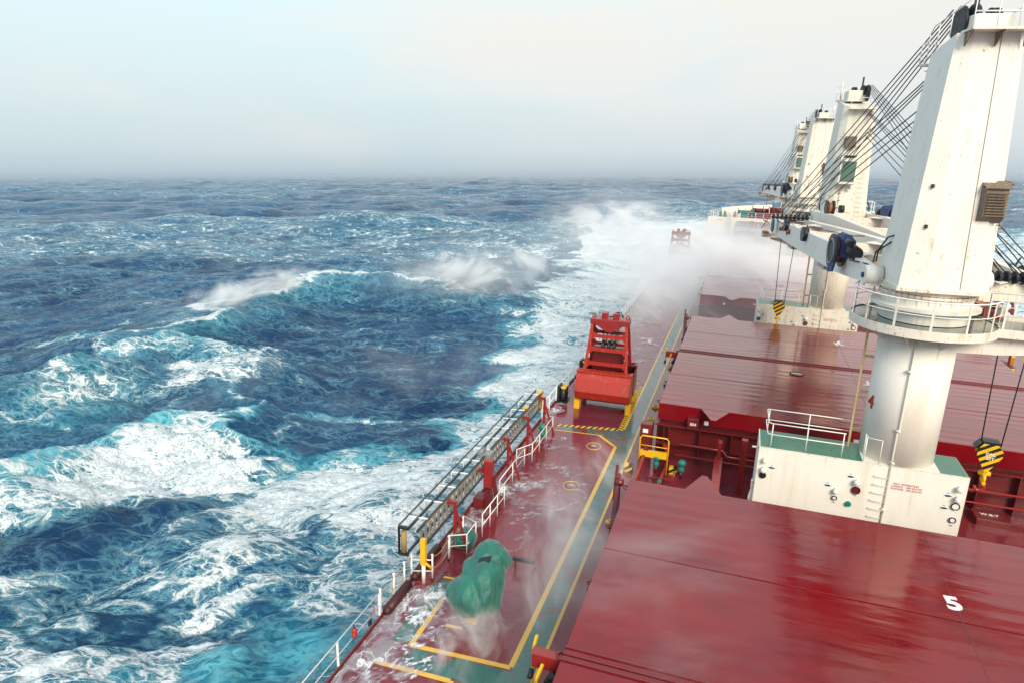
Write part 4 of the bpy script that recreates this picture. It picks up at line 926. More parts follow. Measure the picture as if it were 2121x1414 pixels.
# ------------------------------------------------------------------ hook blocks hanging from the jib tips
def hookblock(x,y,z,ztip,rz,label,s=1.0):
    t=thing('crane_hook',label,'hook block',(x,y,z),rz,'striped hook blocks hanging from the jibs')
    m=MB(); out=[(-.28,.72),(.22,.72),(.5,.34),(.50,.10),(.0,-.78),(-.06,-.78),(-.5,.05),(-.5,.34)]
    for yy in (-.2,.2):
        m.add([(x_*s,yy-.03,z_*s) for x_,z_ in out]+[(x_*s,yy+.03,z_*s) for x_,z_ in out],[tuple(range(8)),tuple(range(15,7,-1))]+[(i,8+i,8+(i+1)%8,(i+1)%8) for i in range(8)])
    m.build('cheek_plate',M['hazard'],t)
    m=MB(); m.cyl((0,-.15,.3*s),(0,.15,.3*s),.42*s,n=22); m.build('sheave',M['black'],t)
    m=MB(); m.prism([(-.3,-.24),(.26,-.24),(.26,.24),(-.3,.24)],.66*s,.76*s); m.plate([(-.33,-.24,.70*s),(-.33,.24,.70*s),(-.53,.24,.36*s),(-.53,-.24,.36*s)],.03); m.build('block_top',M['black'],t)
    m=MB(); m.lathe([(.05,0),(.13,-.05),(.13,-.22),(.07,-.3)],(0,0,-.72*s),n=12); m.cyl((-.2,0,-.9*s),(.2,0,-.9*s),.09,n=10); m.tube([(0,-.2,-1.25*s),(0,-.2,-1.05*s),(0,0,-.92*s),(0,.2,-1.05*s),(0,.2,-1.25*s)],.06,8); m.cyl((0,-.28,-1.3*s),(0,.28,-1.3*s),.07,n=10); m.build('swivel',M['yellow'],t)
    m=MB(); m.tube([(0,0,-1.3*s),(.03,0,-1.5*s),(.1,0,-1.62*s),(.05,0,-1.78*s),(-.12,0,-1.82*s),(-.22,0,-1.7*s),(-.2,0,-1.6*s)],.065,8); m.build('hook',M['grab'],t)
    if s>.81: text('SWL\n30T',.17,M['markwhite'],(.02,-.236,.05),(R(90),0,R(0)),t,'block_lettering',bold=.02)
    H=ztip-z
    for xx in (-.42,.42):
        m=MB(); m.tube([(xx*.95*s,0,.5*s),(xx*1.15,0,H)],.024,5); m.build('hoist_wire',M['rope'],t)
    return t
def tip(k,th): return (CX-25.3*math.sin(th),pos(k)+25.3*math.cos(th))
tx,ty=tip(0,R(8)); hookblock(tx+.1,ty-.3,-10.75,-5.1,R(-4),'yellow and black hook block hanging over the second hatch',.8)
tx,ty=tip(1,R(188)); hookblock(tx-.1,ty+.2-1.6,-10.85,-5.1,R(-6),'largest striped hook block, hanging at the right of the picture',.82)
tx,ty=tip(2,R(8)); hookblock(tx+.1,ty-.3,-10.5,-5.1,R(-4),'small pale striped hook block hanging over the spray',.8)

# ------------------------------------------------------------------ cargo grabs
def grab(x,y,label,rz=0,mat='grab',far=False):
    t=thing('cargo_grab',label,'cargo grab',(x,y,DZ),rz,'clamshell grabs parked on deck')
    g2='grab2'
    # jaws : front (aft side, towards camera) and back, each a curved shell
    for sg,nme in ((-1,'front_jaw'),(1,'back_jaw')):
        prof=[(.25*sg,.62),(1.0*sg,.50),(1.62*sg,.80),(1.78*sg,1.25),(1.55*sg,1.95),(1.30*sg,2.28)]
        W_=1.55; m=MB(); vs=[];fs=[]
        for th in (0,.06):
            for yy,zz in prof: vs+=[(-W_,yy-th*sg,zz+th*.3),(W_,yy-th*sg,zz+th*.3)]
        n=len(prof)
        for i in range(n-1):
            fs.append((2*i,2*i+1,2*i+3,2*i+2)); fs.append((2*n+2*i,2*n+2*i+2,2*n+2*i+3,2*n+2*i+1))
        m.add(vs,fs)
        for sx in (-W_,W_): m.plate([(sx,yy,zz) for yy,zz in prof]+[(sx,.25*sg,2.0)],.05)
        # top frame of the jaw with openings
        yt_=1.30*sg
        m.box(-W_,yt_-.07,2.26,W_,yt_+.07,2.40); m.box(-W_,yt_-.5*sg,2.26,W_,yt_-.4*sg,2.36)
        for xx in (-W_,-.62,.45,1.2,W_): m.box(xx-.06,yt_-.5*sg,2.27,xx+.06,yt_+.02,2.385)
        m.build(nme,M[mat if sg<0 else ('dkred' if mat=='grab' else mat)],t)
    m=MB(); m.box(-1.35,-.25,.62,1.35,.25,.8); m.box(-1.3,-.35,1.3,1.3,.35,1.5); m.box(-.9,-.2,1.5,.9,.2,3.6); m.cyl((-1.4,0,1.4),(1.4,0,1.4),.22,n=14)
    m.v=[v for v in m.v]; m.build('lower_block',M['dkred'],t)
    m=MB(); 
    for x_ in (-.35,.0,.3): m.cyl((x_-.07,0,3.62),(x_+.07,0,3.62),.34,n=18)
    m.build('block_sheave',M['black'],t)
    # ladder-like side frames
    for sg in (-1,1):
        m=MB(); yb,yt2=sg*.95,sg*.38
        for sx in (-1,1): m.beam((sx*1.22,yb,2.2),(sx*.98,yt2,5.0),.16,.10,(0,1,0))
        for z in (2.75,3.55,4.3):
            f=(z-2.2)/2.8; xx=1.22-.24*f; yy=yb+(yt2-yb)*f; m.box(-xx,yy-.045,z-.10,xx,yy+.045,z+.10)
            for sx in (-1,1):
                m.plate([(sx*(xx-.02),yy,z+.09),(sx*(xx-.28),yy,z+.09),(sx*(xx-.02),yy,z+.34)],.06); m.plate([(sx*(xx-.02),yy,z-.09),(sx*(xx-.28),yy,z-.09),(sx*(xx-.02),yy,z-.34)],.06)
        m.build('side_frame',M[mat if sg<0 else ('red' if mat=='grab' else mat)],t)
    m=MB(); m.cbox(-1.12,-.5,4.98,1.12,.5,5.28,.04); m.plate([(-.85,-.46,4.99),(.85,-.46,4.99),(.12,-.46,4.55),(-.12,-.46,4.55)],.06); m.build('head_beam',M['red' if mat=='grab' else mat],t)
    m=MB()
    for sx in (-.34,.32): m.cbox(sx-.17,-.28,5.28,sx+.17,.3,5.62,.03)
    m.build('rope_guide',M['red' if mat=='grab' else mat],t)
    m=MB()
    for sx in (-.98,.98): m.tube([(sx+.09*math.cos(a),0,5.38+.11*math.sin(a)) for a in [i*R(30) for i in range(12)]],.035,6,True)
    m.build('lifting_eye',M['red'],t)
    m=MB(); 
    for x_ in (-.42,-.36,-.22,-.16,.1,.16,.3,.36,.44): m.tube([(x_,.05,3.7),(x_,0,5.0)],.02,4)
    m.tube([(-.1,0,5.35),(.5,.1,5.5),(.7,.1,5.35),(.55,.0,5.7),(.3,.1,5.62)],.035,5); m.build('grab_wire',M['rope'],t)
    for sx in (-1,1):
        for sy in (-1,1):
            m=MB(); m.cbox(sx*1.5-.16,sy*1.15-.14,0,sx*1.5+.16,sy*1.15+.14,.62,.01); m.cbox(sx*1.5-.16-sx*.0,sy*1.15-.14,0.62,sx*1.5+.0,sy*1.15+.14,.95,.01) ; m.build('yellow_foot',M['yellow'],t)
    return t
grab(-6.78,38.35,'bright orange-red clamshell grab parked beside the hazard stripes',R(2))
grab(-7.35,86.3,'dark red grab half buried in white spray near the bow',R(2),'grab2')
grab(19.0,61.5,'dark red grab seen through the platform rail on the far side',R(20),'grab2')
# starboard deck bits
for x,y,lb in ((19.2,50.5,'yellow mushroom-shaped fitting on the wet starboard deck'),):
    t=thing('deck_fitting',lb,'fitting',(x,y,DZ)); m=MB(); m.cyl((0,0,0),(0,0,.3),.2,n=12); m.build('stem',M['yellow'],t); m=MB(); m.lathe([(.05,.3),(.55,.28),(.5,.45),(.3,.62),(.1,.7)],n=14); m.build('cap',M['yellow'],t)
t=thing('deck_post','thin yellow post on the starboard deck beside the yellow fitting','post',(18.3,53.0,DZ)); m=MB(); m.box(-.1,-.1,0,.1,.1,1.1); m.build('post_body',M['yellow'],t); m=MB(); m.box(-.25,-.25,0,.25,.25,.08); m.build('foot_plate',M['yellow'],t)

# ------------------------------------------------------------------ forecastle
FZ=-11.5; FY=136.0
t=thing('forecastle','white forecastle block at the bow with ladder and railings','forecastle',(CX,FY,DZ))
fh=FZ-DZ
m=MB(); m.box(-13.3,0,0,13.3,.3,fh); m.build('bulkhead',M['white'],t)
ys=[136.3,140,144,148,152,156,160]
m=MB(); vs=[(sg*halfb(y)*.99,y-FY,fh) for y in ys for sg in (-1,1)]; m.add(vs,[(2*i,2*i+1,2*i+3,2*i+2) for i in range(len(ys)-1)]); m.build('forecastle_deck',M['deckred'],t)
m=MB()
ysb=[144,148,152,156,160]
for sg in (-1,1):
    for a,b in zip(ysb,ysb[1:]): m.plate([(sg*halfb(a),a-FY,fh-.3),(sg*halfb(b),b-FY,fh-.3),(sg*(halfb(b)+.3),b-FY,fh+1.15),(sg*(halfb(a)+.3),a-FY,fh+1.15)],.06)
m.build('bulwark',M['white'],t)
m=MB(); m.beam((-9.7,-.45,.1),(-9.7,-.05,fh+.9),.06,.16); m.beam((-9.0,-.45,.1),(-9.0,-.05,fh+.9),.06,.16)
for i in range(11): m.box(-9.7,-.45+i*.035,.25+i*.28,-9.0,-.2+i*.035,.29+i*.28)
m.build('steps',M['rail'],t)
m=MB(); m.box(-11.6,-.01,fh-.55,-10.6,-.004,fh-.48); m.build('red_lettering_strip',M['markred'],t)
guardrail([(CX-13.2,FY+.1),(CX-9.8,FY+.1)],'short white guard rail at the port corner of the forecastle',step=.8,z=FZ,h=1.05,mids=(.35,.68))
guardrail([(CX-8.9,FY+.1),(CX+13,FY+.1)],'white guard rail across the forecastle edge',step=1.4,z=FZ,h=1.05,mids=(.35,.68))
guardrail([(CX-13.2,FY+.1),(CX-11.2,FY+8)],'white guard rail on the port side of the forecastle deck',step=1.4,z=FZ,h=1.05,mids=(.35,.68))
def machine(x,y,s,label,mat,rz=0):
    t=thing('windlass',label,'windlass',(x,y,FZ),rz,'mooring machinery on the forecastle')
    m=MB(); m.cyl((-1.2*s,0,.9*s),(1.2*s,0,.9*s),.35*s,n=14); m.cyl((-1.25*s,0,.9*s),(-1.15*s,0,.9*s),.8*s,n=18); m.cyl((.3*s,0,.9*s),(.4*s,0,.9*s),.8*s,n=18); m.cyl((1.1*s,0,.9*s),(1.2*s,0,.9*s),.8*s,n=18); m.build('drum',M[mat],t)
    m=MB(); m.cbox(-.6*s,-.8*s,0,1.5*s,.8*s,.5*s,.03); m.cbox(1.3*s,-.5*s,.3*s,2.1*s,.5*s,1.5*s,.05); m.build('gear_case',M[mat],t)
machine(-.6,140,.9,'grey-green mooring winch left of the windlasses on the forecastle','valve'); machine(2.4,141,1.25,'red-brown windlass in the middle of the forecastle','dkred'); machine(6.3,141,1.45,'tall red-brown windlass with twin humps','dkred'); machine(10.2,140.5,1.2,'windlass at the starboard side of the forecastle','dkred')
for i,(x,y,mt,lb) in enumerate(((-2.7,141,'rail','pale bollard pair on the port side of the forecastle'),(-4.4,139,'valve','green bollard pair at the port corner of the forecastle'),(.9,139,'black','black bollard pair in front of the windlasses'))):
    t=thing('bollard',lb,'bollard',(x,y,FZ)); m=MB(); m.cyl((-.4,0,0),(-.4,0,.9),.25,n=14); m.cyl((.4,0,0),(.4,0,.9),.25,n=14); m.build('post',M[mt],t); m=MB(); m.box(-.8,-.3,0,.8,.3,.12); m.build('base',M[mt],t)
t=thing('foremast_base','pale foremast foot with a railed lookout cage','mast',(8.6,143,FZ)); m=MB(); m.loft([[(x*r,y*r,z) for x,y in ((-1,-1),(1,-1),(1,1),(-1,1))] for r,z in ((1.3,0),(.7,1.2),(.55,4))]); m.build('mast_foot',M['white'],t)
m=MB(); m.tube([(-2.6,-.8,2.6),(-1,-.8,2.6)],.05,5); m.tube([(-2.6,-.8,3.4),(-1,-.8,3.4)],.05,5); m.beam((-2.6,-.8,0),(-2.6,-.8,3.4),.1,.1); m.beam((-1.6,-.8,1.6),(-1.6,-.8,3.4),.07,.07); m.build('cage',M['rail'],t)

# ------------------------------------------------------------------ gulls over the second hatch
def gull(x,y,z,rz,label,s=1.0):
    t=thing('gull',label,'gull',(x,y,z),rz,'white gulls flying over the hatch')
    m=MB(); m.loft([[(r*math.cos(a),yy,r*.9*math.sin(a)+zz) for a in [i*R(45) for i in range(8)]] for yy,r,zz in ((-.26,.01,0),(-.16,.04,0),(0,.065,0),(.14,.05,.01),(.2,.035,.03),(.26,.03,.03),(.31,.006,.02))],smooth=True)
    for sg in (-1,1):
        m.plate([(sg*.04,-.06,.03),(sg*.3,-.02,.12),(sg*.3,.1,.12),(sg*.04,.09,.03)][::sg],.015); m.plate([(sg*.3,-.02,.12),(sg*.62,-.14,.03),(sg*.45,.06,.08),(sg*.3,.1,.12)][::sg],.012)
    m.plate([(-.07,-.34,0),(.07,-.34,0),(.03,-.18,0),(-.03,-.18,0)],.01)
    m.v=[(a*s,b*s,c*s) for a,b,c in m.v]; m.build('body',M['markwhite'],t)
gull(6.15,44.5,-11.0,R(70),'white gull flying above the far half of the second hatch'); gull(6.3,33.9,-10.2,R(100),'white gull flying just left of the nearest crane ladder')

# ------------------------------------------------------------------ the sea: one displaced sheet reaching the horizon
rng=np.random.default_rng(11)
WIND=np.array([.30,-.954])            # waves run towards the ship, a little to starboard
def tile(Lm,n,l0,l1,rms,spread,chop,seed,slope=-3.2):
    """periodic patch of wind waves (height, horizontal displacement, fold measure) by inverse FFT"""
    rg=np.random.default_rng(seed)
    k=np.fft.fftfreq(n,Lm/n)*2*np.pi
    kx,ky=np.meshgrid(k,k,indexing='ij'); K=np.hypot(kx,ky); K[0,0]=1
    cosd=(kx*WIND[0]+ky*WIND[1])/K
    amp=K**slope*np.abs(cosd)**spread*np.exp(-(K*l0/(2*np.pi))**-0*0)
    lam=2*np.pi/K
    band=1/(1+(l0/lam)**8)*1/(1+(lam/l1)**6)
    A=amp*band**.5; A[0,0]=0
    ph=rg.normal(size=(n,n))+1j*rg.normal(size=(n,n))
    Hk=A*ph
    h=np.fft.ifft2(Hk).real; s=rms/h.std(); Hk=Hk*s; h=h*s
    dx=np.fft.ifft2(1j*kx/K*Hk).real*chop; dy=np.fft.ifft2(1j*ky/K*Hk).real*chop
    jxx=np.fft.ifft2(-kx*kx/K*Hk).real*chop; jyy=np.fft.ifft2(-ky*ky/K*Hk).real*chop; jxy=np.fft.ifft2(-kx*ky/K*Hk).real*chop
    J=(1+jxx)*(1+jyy)-jxy**2
    return [a.astype(np.float32) for a in (h,dx,dy,J)],Lm,n
T1=tile(420,1024,3.2,120,1.75,1.5,-1.25,5,-2.0)
T2=tile(71,768,.45,12,.33,.9,-1.0,9,-2.0)
T3=tile(13,256,.14,2.2,.045,.6,-.9,3,-2.0)
def pc(T,*p): return [float(v) for v in np.percentile(T[0][3],p)]
pj1=pc(T1,3.2,.5); pj2=pc(T2,14,2)
def samp(T,x,y):
    F,Lm,n=T; u=(x/Lm)%1*n; v=(y/Lm)%1*n
    i=np.floor(u).astype(int); j=np.floor(v).astype(int); fu=(u-i).astype(np.float32); fv=(v-j).astype(np.float32); i%=n; j%=n; i1=(i+1)%n; j1=(j+1)%n
    return [a[i,j]*(1-fu)*(1-fv)+a[i1,j]*fu*(1-fv)+a[i,j1]*(1-fu)*fv+a[i1,j1]*fu*fv for a in F]
# fan of rings, finer near the ship
rs=[8.]
while rs[-1]<9000:
    r=rs[-1]; d=min((r*r+HC*HC)/HC/683*.62,r*.0048); d=max(d,.03); rs.append(r+d)
rs+=[11000,14000,20000]; rs=np.array(rs)
az=np.concatenate([np.arange(-58,50,.115),np.arange(50,302,4)]); az=np.radians(az)
nr,na=len(rs),len(az)
RR,AZ=np.meshgrid(rs,az,indexing='ij')
X=(RR*np.sin(AZ)).ravel(); Y=(RR*np.cos(AZ)).ravel(); RR=RR.ravel()
cell=np.repeat(np.gradient(rs),na)
def sm(a,b,v):
    t=np.clip((v-a)/(b-a),0,1); return t*t*(3-2*t)
def polydist(px,py,P):
    """distance to polyline, signed side (left of direction +), position along"""
    best=np.full(px.shape,1e9); side=np.zeros_like(best); along=np.zeros_like(best); s0=0; n=len(P)-1
    for i,(a,b) in enumerate(zip(P,P[1:])):
        ax,ay=a;bx,by=b; dx,dy=bx-ax,by-ay; l2=dx*dx+dy*dy
        t=np.clip(((px-ax)*dx+(py-ay)*dy)/l2,0,1)
        qx=px-ax-t*dx; qy=py-ay-t*dy; d=np.hypot(qx,qy); m=d<best
        best=np.where(m,d,best); side=np.where(m,np.sign(dx*qy-dy*qx),side); along=np.where(m,(i+t)/n,along)
    return best,side,along
near=np.where(RR<330)[0]
xn,yn=X[near],Y[near]
cr1=[(-47,40),(-42,55),(-39.6,66.9),(-39.6,75.2),(-39.1,85.0),(-37.6,93.8),(-34.1,104.0),(-28.2,110.2),(-22.3,111.9),(-16.6,110.8),(-9.7,106.0),(-3,103),(6,101)]
cr2=[(-60,33),(-45,37),(-31.9,39.1),(-31.8,41.6),(-30.7,44.5),(-28.8,47.8),(-26.7,50.2),(-24.2,50.4),(-20.5,48.6),(-17.3,46.7),(-14.0,44.0)]
mid=[(-52,50),(-44,56),(-40.2,60.0),(-39.1,64.2),(-36.2,67.9),(-33.9,70.5),(-31.1,69.9),(-27.3,64.2),(-22.8,57.1),(-19.1,52.5),(-16.2,49.1),(-13.9,47.5)]
bnd=[(-14.8,45.0),(-12.8,46.8),(-9.6,48.7),(-6.2,51.7),(-4.2,56.4),(-2.0,68.5),(-1.0,81.3),(1.1,99.5),(6.9,140.2),(12.3,165.1)]
# low-frequency wobble used for ragged outlines
wob=samp(T1,xn*6+11,yn*6-7)[0]; wob2=samp(T1,xn*19+50,yn*19)[0]
d1,s1,t1=polydist(xn+wob*.8,yn+wob2*.7,cr1)
d2,s2,t2=polydist(xn+wob*.7,yn+wob2*.5,cr2)
d3,s3,t3=polydist(xn+wob*.6,yn+wob2*.6,mid)
dB,sB,tB=polydist(xn+wob*1.1,yn+wob2*.9,bnd)
e1=np.sin(np.pi*np.clip(t1,0,1))**.55
# cr1 runs away then right: the far/left side is 'left' (+), the near face is '-'
h1=4.4*e1*np.where(s1>0,np.exp(-(d1/19)**1.6),np.exp(-(d1/8.5)**1.35))
e2=sm(-.05,.14,t2)*sm(1.02,.75,t2)
h2=2.0*e2*np.where(s2>0,np.exp(-(d2/2.6)**1.6),np.exp(-(d2/5.2)**1.8))
e3=sm(0,.3,t3)*sm(1.0,.6,t3)
h3=2.3*e3*np.where(s3>0,np.exp(-(d3/4.5)**1.5),np.exp(-(d3/6)**1.5))
z=np.zeros_like(X); DX=np.zeros_like(X); DY=np.zeros_like(X)
a1=samp(T1,X,Y); a2=samp(T2,X,Y)
calm=.30+.70*sm(60,210,RR)
f1=1/(1+(cell/9)**4); f2=1/(1+(cell/1.2)**4)
z=a1[0]*calm*f1+a2[0]*f2*(.85+.3*np.tanh(a1[0])); DX=a1[1]*calm*f1+a2[1]*f2; DY=a1[2]*calm*f1+a2[2]*f2
J1=a1[3]; J2=a2[3]; del a1
a3=samp(T3,xn,yn); f3=1/(1+(cell[near]/.28)**4)
z[near]+=h1+h2+h3-.5+a3[0]*f3; DX[near]+=a3[1]*f3; DY[near]+=a3[2]*f3
z[RR>=330]-=.5*0
# foam cover (0..1) and aeration (turquoise) fields
foam=np.zeros_like(X); aer=np.zeros_like(X)
brk=sm(pj1[0],pj1[1],J1)
fine=sm(pj2[0],pj2[1],J2)
gust=sm(-.6,.9,samp(T1,X*.53+90+.2*Y,Y*.37)[0])
far=sm(90,400,RR)
foam=np.clip(brk*(.45+.50*far)*(.5+.5*gust)+.26*fine*(.3+.7*gust)*(1-.75*sm(150,500,RR))+.27+.15*gust-.10*sm(150,700,RR),0,1)
aer=.05*np.clip(z/2.5,0,1)+.35*brk
def blob(cx,cy,rx,ry,rot=0):
    c,s=math.cos(R(rot)),math.sin(R(rot)); u=((xn-cx+wob*.8)*c+(yn-cy+wob2*.8)*s)/rx; v=(-(xn-cx+wob*.8)*s+(yn-cy+wob2*.8)*c)/ry
    return np.exp(-(u*u+v*v))
F=foam[near].copy(); A=aer[near].copy()
# breaking lip and wind-blown foam of the big swell
F=np.maximum(F,e1*np.exp(-(d1/1.1)**2)*1.0)
F=np.maximum(F,.50*e1*np.where(s1>0,np.exp(-d1/9),0)*(1-.6*sm(.6,.9,t1)))
F=np.maximum(F,.42*e1*np.where(s1<=0,np.exp(-d1/5),0)*sm(.3,.2,t1)+.30*e1*np.where(s1<=0,np.exp(-d1/5),0))
A=np.maximum(A,.32*e1*np.where(s1<=0,np.exp(-(d1-2)**2/14),0))
# broken water inside cr2 / bnd, ship side
inside=np.where(yn<45.5,(s2<=0)&(xn<-13)|(xn>=-14)&(yn<47),False)|((sB<=0)&(yn>=43)&(yn<166)&(xn>-14.5))
ins2=(s2<0)&(xn<-13.5)
ins=ins2|((sB<0)&(xn>=-15))|((yn<43)&(xn>-15))
inn=np.where(ins,1.,0.)
edge=np.where(ins,sm(0,2.2,np.minimum(d2,dB)),0)
lane=samp(T1,xn*9+30,yn*3.2)[0]; lane2=samp(T1,xn*3.1+7,yn*5.3+40)[0]
base=.76+.12*np.clip(lane2,-1.4,1)+.12*np.clip(lane,-1.2,1)
F=np.where(ins,np.maximum(F*.5,base*(.55+.45*edge)),F)
A=np.where(ins,.24+.18*np.clip(lane2,-1,1),A)
# bright front of the spreading foam
band2=np.where(s2<=0,np.exp(-(d2/4.2)**2),np.exp(-(d2/.7)**2))*e2
F=np.maximum(F,(.68+.16*np.clip(lane,-1,1)+.10*np.clip(wob2,-1,1))*band2); A=np.maximum(A,1.0*band2)
bandB=np.where(sB<=0,np.exp(-(dB/5)**2),np.exp(-(dB/.8)**2))*sm(120,60,yn)
A=np.maximum(A,.75*bandB)
hullw=sm(46,60,yn)*np.where(sB<0,sm(0,4,dB),0)
F=np.maximum(F,(.84+.10*np.clip(lane2,-1,1)+.10*np.clip(lane,-1,1))*hullw); A=np.maximum(A,.65*hullw)
F=np.maximum(F,((.70+.1*np.clip(lane,-1,1))*blob(2,62,5,16,-10)+.5*blob(-2,48,7,5)))
# mid ridge crest, curling down to the right
b3=np.where(s3<=0,np.exp(-(d3/3.2)**2),np.exp(-(d3/.6)**2))*e3
F=np.maximum(F,.70*b3*(1-.45*sm(.55,.8,t3))); A=np.maximum(A,.65*b3*(1-.6*sm(.5,.7,t3)))
F=np.maximum(F,.88*np.exp(-(d3/.45)**2)*sm(.5,.6,t3)*e3**.5)
F=np.maximum(F,.76*blob(-29,61,6,7)); F=np.maximum(F,.70*blob(-38,55,6,7)); A=np.maximum(A,.45*blob(-37,53,6,6))
F=np.maximum(F,.85*blob(-29.6,78.6,1.2,.7,-50)); F=np.maximum(F,.85*blob(-27.5,74.5,.6,3.5,35))
# dark troughs
for cx,cy,rx,ry,rt,k in ((-25.8,34.5,5.0,2.6,38,1),(-19.8,39.5,2.6,1.6,30,.7),(-30,29.5,5,2.2,20,.9),(-23,27.5,4,1.0,20,.6),(-18.5,28.6,4,.9,12,.9),(-12.6,32.8,2.6,1.1,20,.95),(-14.3,30.6,2.2,.8,10,.6),(-17.6,44.2,1.6,.8,-20,.8),(-12.4,35.6,1.6,.5,0,.7),(-6.5,40.2,2,.6,20,.4)):
    b=blob(cx,cy,rx,ry,rt); F=F*(1-k*b*.84); A=A*(1-k*b*.9)
# clear turquoise tongue in the corner by the rail
for cx,cy,rx,ry,rt,k in ((-13.4,21.5,5,2.6,35,1.0),(-9.8,26.5,3.6,2,35,.85),(-6.6,33,2.6,3,35,.6),(-4.5,42,2,4,0,.6)):
    b=blob(cx,cy,rx,ry,rt); A=np.maximum(A,k*b*1.05); F=F*(1-.32*b)
F=np.minimum(F,.95); F=np.maximum(F,.74*blob(-16.3,24.6,6,.8,24)); F=np.maximum(F,.72*blob(-11.5,29.5,4,.5,34)); F=np.maximum(F,.7*blob(-22,23.5,8,.8,14)); F=np.maximum(F,.66*blob(-32,36,7,1.6,30)); F=np.maximum(F,.72*blob(-19,31.4,8,.7,28))
w_=sm(330,250,RR[near]); foam[near]=F*w_+foam[near]*(1-w_); aer[near]=A*w_+aer[near]*(1-w_)
foam=np.clip(foam,0,1); aer=np.clip(aer,0,1)
co_=np.empty((nr*na,3),np.float32); co_[:,0]=X+DX; co_[:,1]=Y+DY; co_[:,2]=z
idx=np.arange(nr*na).reshape(nr,na)
q=np.stack([idx[:-1],np.roll(idx,-1,1)[:-1],np.roll(idx,-1,1)[1:],idx[1:]],-1).reshape(-1,4)[:, ::1]
# centre cap
me=bpy.data.meshes.new('sea'); nv=nr*na+1
me.vertices.add(nv); cc=np.vstack([co_,[[0,0,0]]]).astype(np.float32); me.vertices.foreach_set('co',cc.ravel())
capt=np.stack([idx[0],np.roll(idx[0],-1),np.full(na,nr*na)],-1)
loops=np.concatenate([q.ravel(),capt.ravel()]); me.loops.add(len(loops)); me.loops.foreach_set('vertex_index',loops.astype(np.int32))
np_=len(q)+len(capt); me.polygons.add(np_)
ls=np.concatenate([np.arange(len(q))*4,len(q)*4+np.arange(len(capt))*3]).astype(np.int32)
me.polygons.foreach_set('loop_start',ls); me.polygons.foreach_set('use_smooth',np.ones(np_,bool))
me.update(calc_edges=True); me.validate()
for nme,arr in (('foam',foam),('aer',aer)):
    at=me.attributes.new(nme,'FLOAT','POINT'); at.data.foreach_set('value',np.append(arr,0).astype(np.float32))
if me.polygons[len(q)//2].normal.z<0: me.flip_normals()
sea=bpy.data.objects.new('sea',me); sc.collection.objects.link(sea); tag(sea,None,None,kind='structure',ship=False)
m,t,n,l=nm('storm_sea'); g=G(t)
geo=n.new('ShaderNodeNewGeometry'); P=geo.outputs['Position']
def attr(nme):
    a=n.new('ShaderNodeAttribute'); a.attribute_name=nme; return a.outputs['Fac']
fa=attr('foam'); ae=attr('aer')
P2=g.map(P,(1,1,.4),rot=(0,0,R(-22)))
warp=n.new('ShaderNodeVectorMath'); warp.operation='MULTIPLY_ADD'
wn=g.noise(P2,.55,4,.6,col=True); sub=n.new('ShaderNodeVectorMath'); sub.operation='SUBTRACT'; sub.inputs[1].default_value=(.5,.5,.5); l.new(wn,sub.inputs[0])
l.new(sub.outputs[0],warp.inputs[0]); warp.inputs[1].default_value=(2.4,2.4,1); l.new(P2,warp.inputs[2]); PW=warp.outputs[0]
def edge(v,s_,k,jit=1.0):
    o_=n.new('ShaderNodeTexVoronoi'); o_.feature='DISTANCE_TO_EDGE'; o_.inputs['Scale'].default_value=s_; o_.inputs['Randomness'].default_value=jit; l.new(v,o_.inputs['Vector'])
    return g.math('SUBTRACT',1,g.math('MULTIPLY',o_.outputs['Distance'],k),None,True)
def warpv(v,s_,amt,d=4):
    c=g.noise(v,s_,d,.6,col=True); a_=n.new('ShaderNodeVectorMath'); a_.operation='SUBTRACT'; a_.inputs[1].default_value=(.5,.5,.5); l.new(c,a_.inputs[0])
    w_=n.new('ShaderNodeVectorMath'); w_.operation='MULTIPLY_ADD'; w_.inputs[1].default_value=(amt,amt,amt*.3); l.new(a_.outputs[0],w_.inputs[0]); l.new(v,w_.inputs[2]); return w_.outputs[0]
PA=g.map(P,(.62,1.25,.5),rot=(0,0,R(-24)))
PB=warpv(warpv(PA,.30,3.4,3),1.6,.9,4)
e1_=edge(PB,.62,3.4); e2_=edge(PB,1.7,2.9); e3_=edge(warpv(PA,2.2,.8,3),4.6,2.6)
clump=g.noise(PB,.42,5,.62); big=g.noise(PA,.11,3,.55); grain=g.noise(PA,8,5,.75); r2=e2_
lace=g.math('MAXIMUM',e1_,g.math('MULTIPLY',e2_,.90)); lace=g.math('MAXIMUM',lace,g.math('MULTIPLY',e3_,.70))
val=g.math('ADD',g.math('MULTIPLY',lace,.56),g.math('MULTIPLY',clump,.70)); val=g.math('ADD',val,g.math('MULTIPLY',g.math('SUBTRACT',big,.5),.5)); val=g.math('ADD',val,g.math('MULTIPLY',g.math('SUBTRACT',grain,.5),.28))
thr=g.math('SUBTRACT',1.165,g.math('MULTIPLY',fa,.71))
fm=g.step(val,g.math('SUBTRACT',thr,.03),g.math('ADD',thr,.15))
fm=g.math('MULTIPLY',fm,g.step(fa,.02,.2))
deep=g.mix(g.step(g.noise(P2,.05,4),.35,.65),(.0014,.022,.078),(.004,.050,.135))
turq=g.mix(g.step(r2,.2,.9),(.018,.22,.32),(.10,.44,.53))
aek=g.math('MULTIPLY',ae,g.step(g.noise(PW,.5,5,.6),.25,.62,.45,1.1)); 
wat=g.mix(g.math('MINIMUM',g.math('MULTIPLY',aek,1.0),1),deep,turq)
milk=g.math('ADD',g.step(val,g.math('SUBTRACT',thr,.28),g.math('ADD',thr,.02),0,.30),g.math('MULTIPLY',g.step(g.math('MAXIMUM',e3_,g.math('MULTIPLY',e2_,.96)),.80,1.0),g.math('MULTIPLY',g.step(g.noise(PA,.22,4,.6),.38,.62,.08,.60),g.step(fa,.22,.55,.12,1))),None,True)
wat=g.mix(milk,wat,(.22,.50,.58))
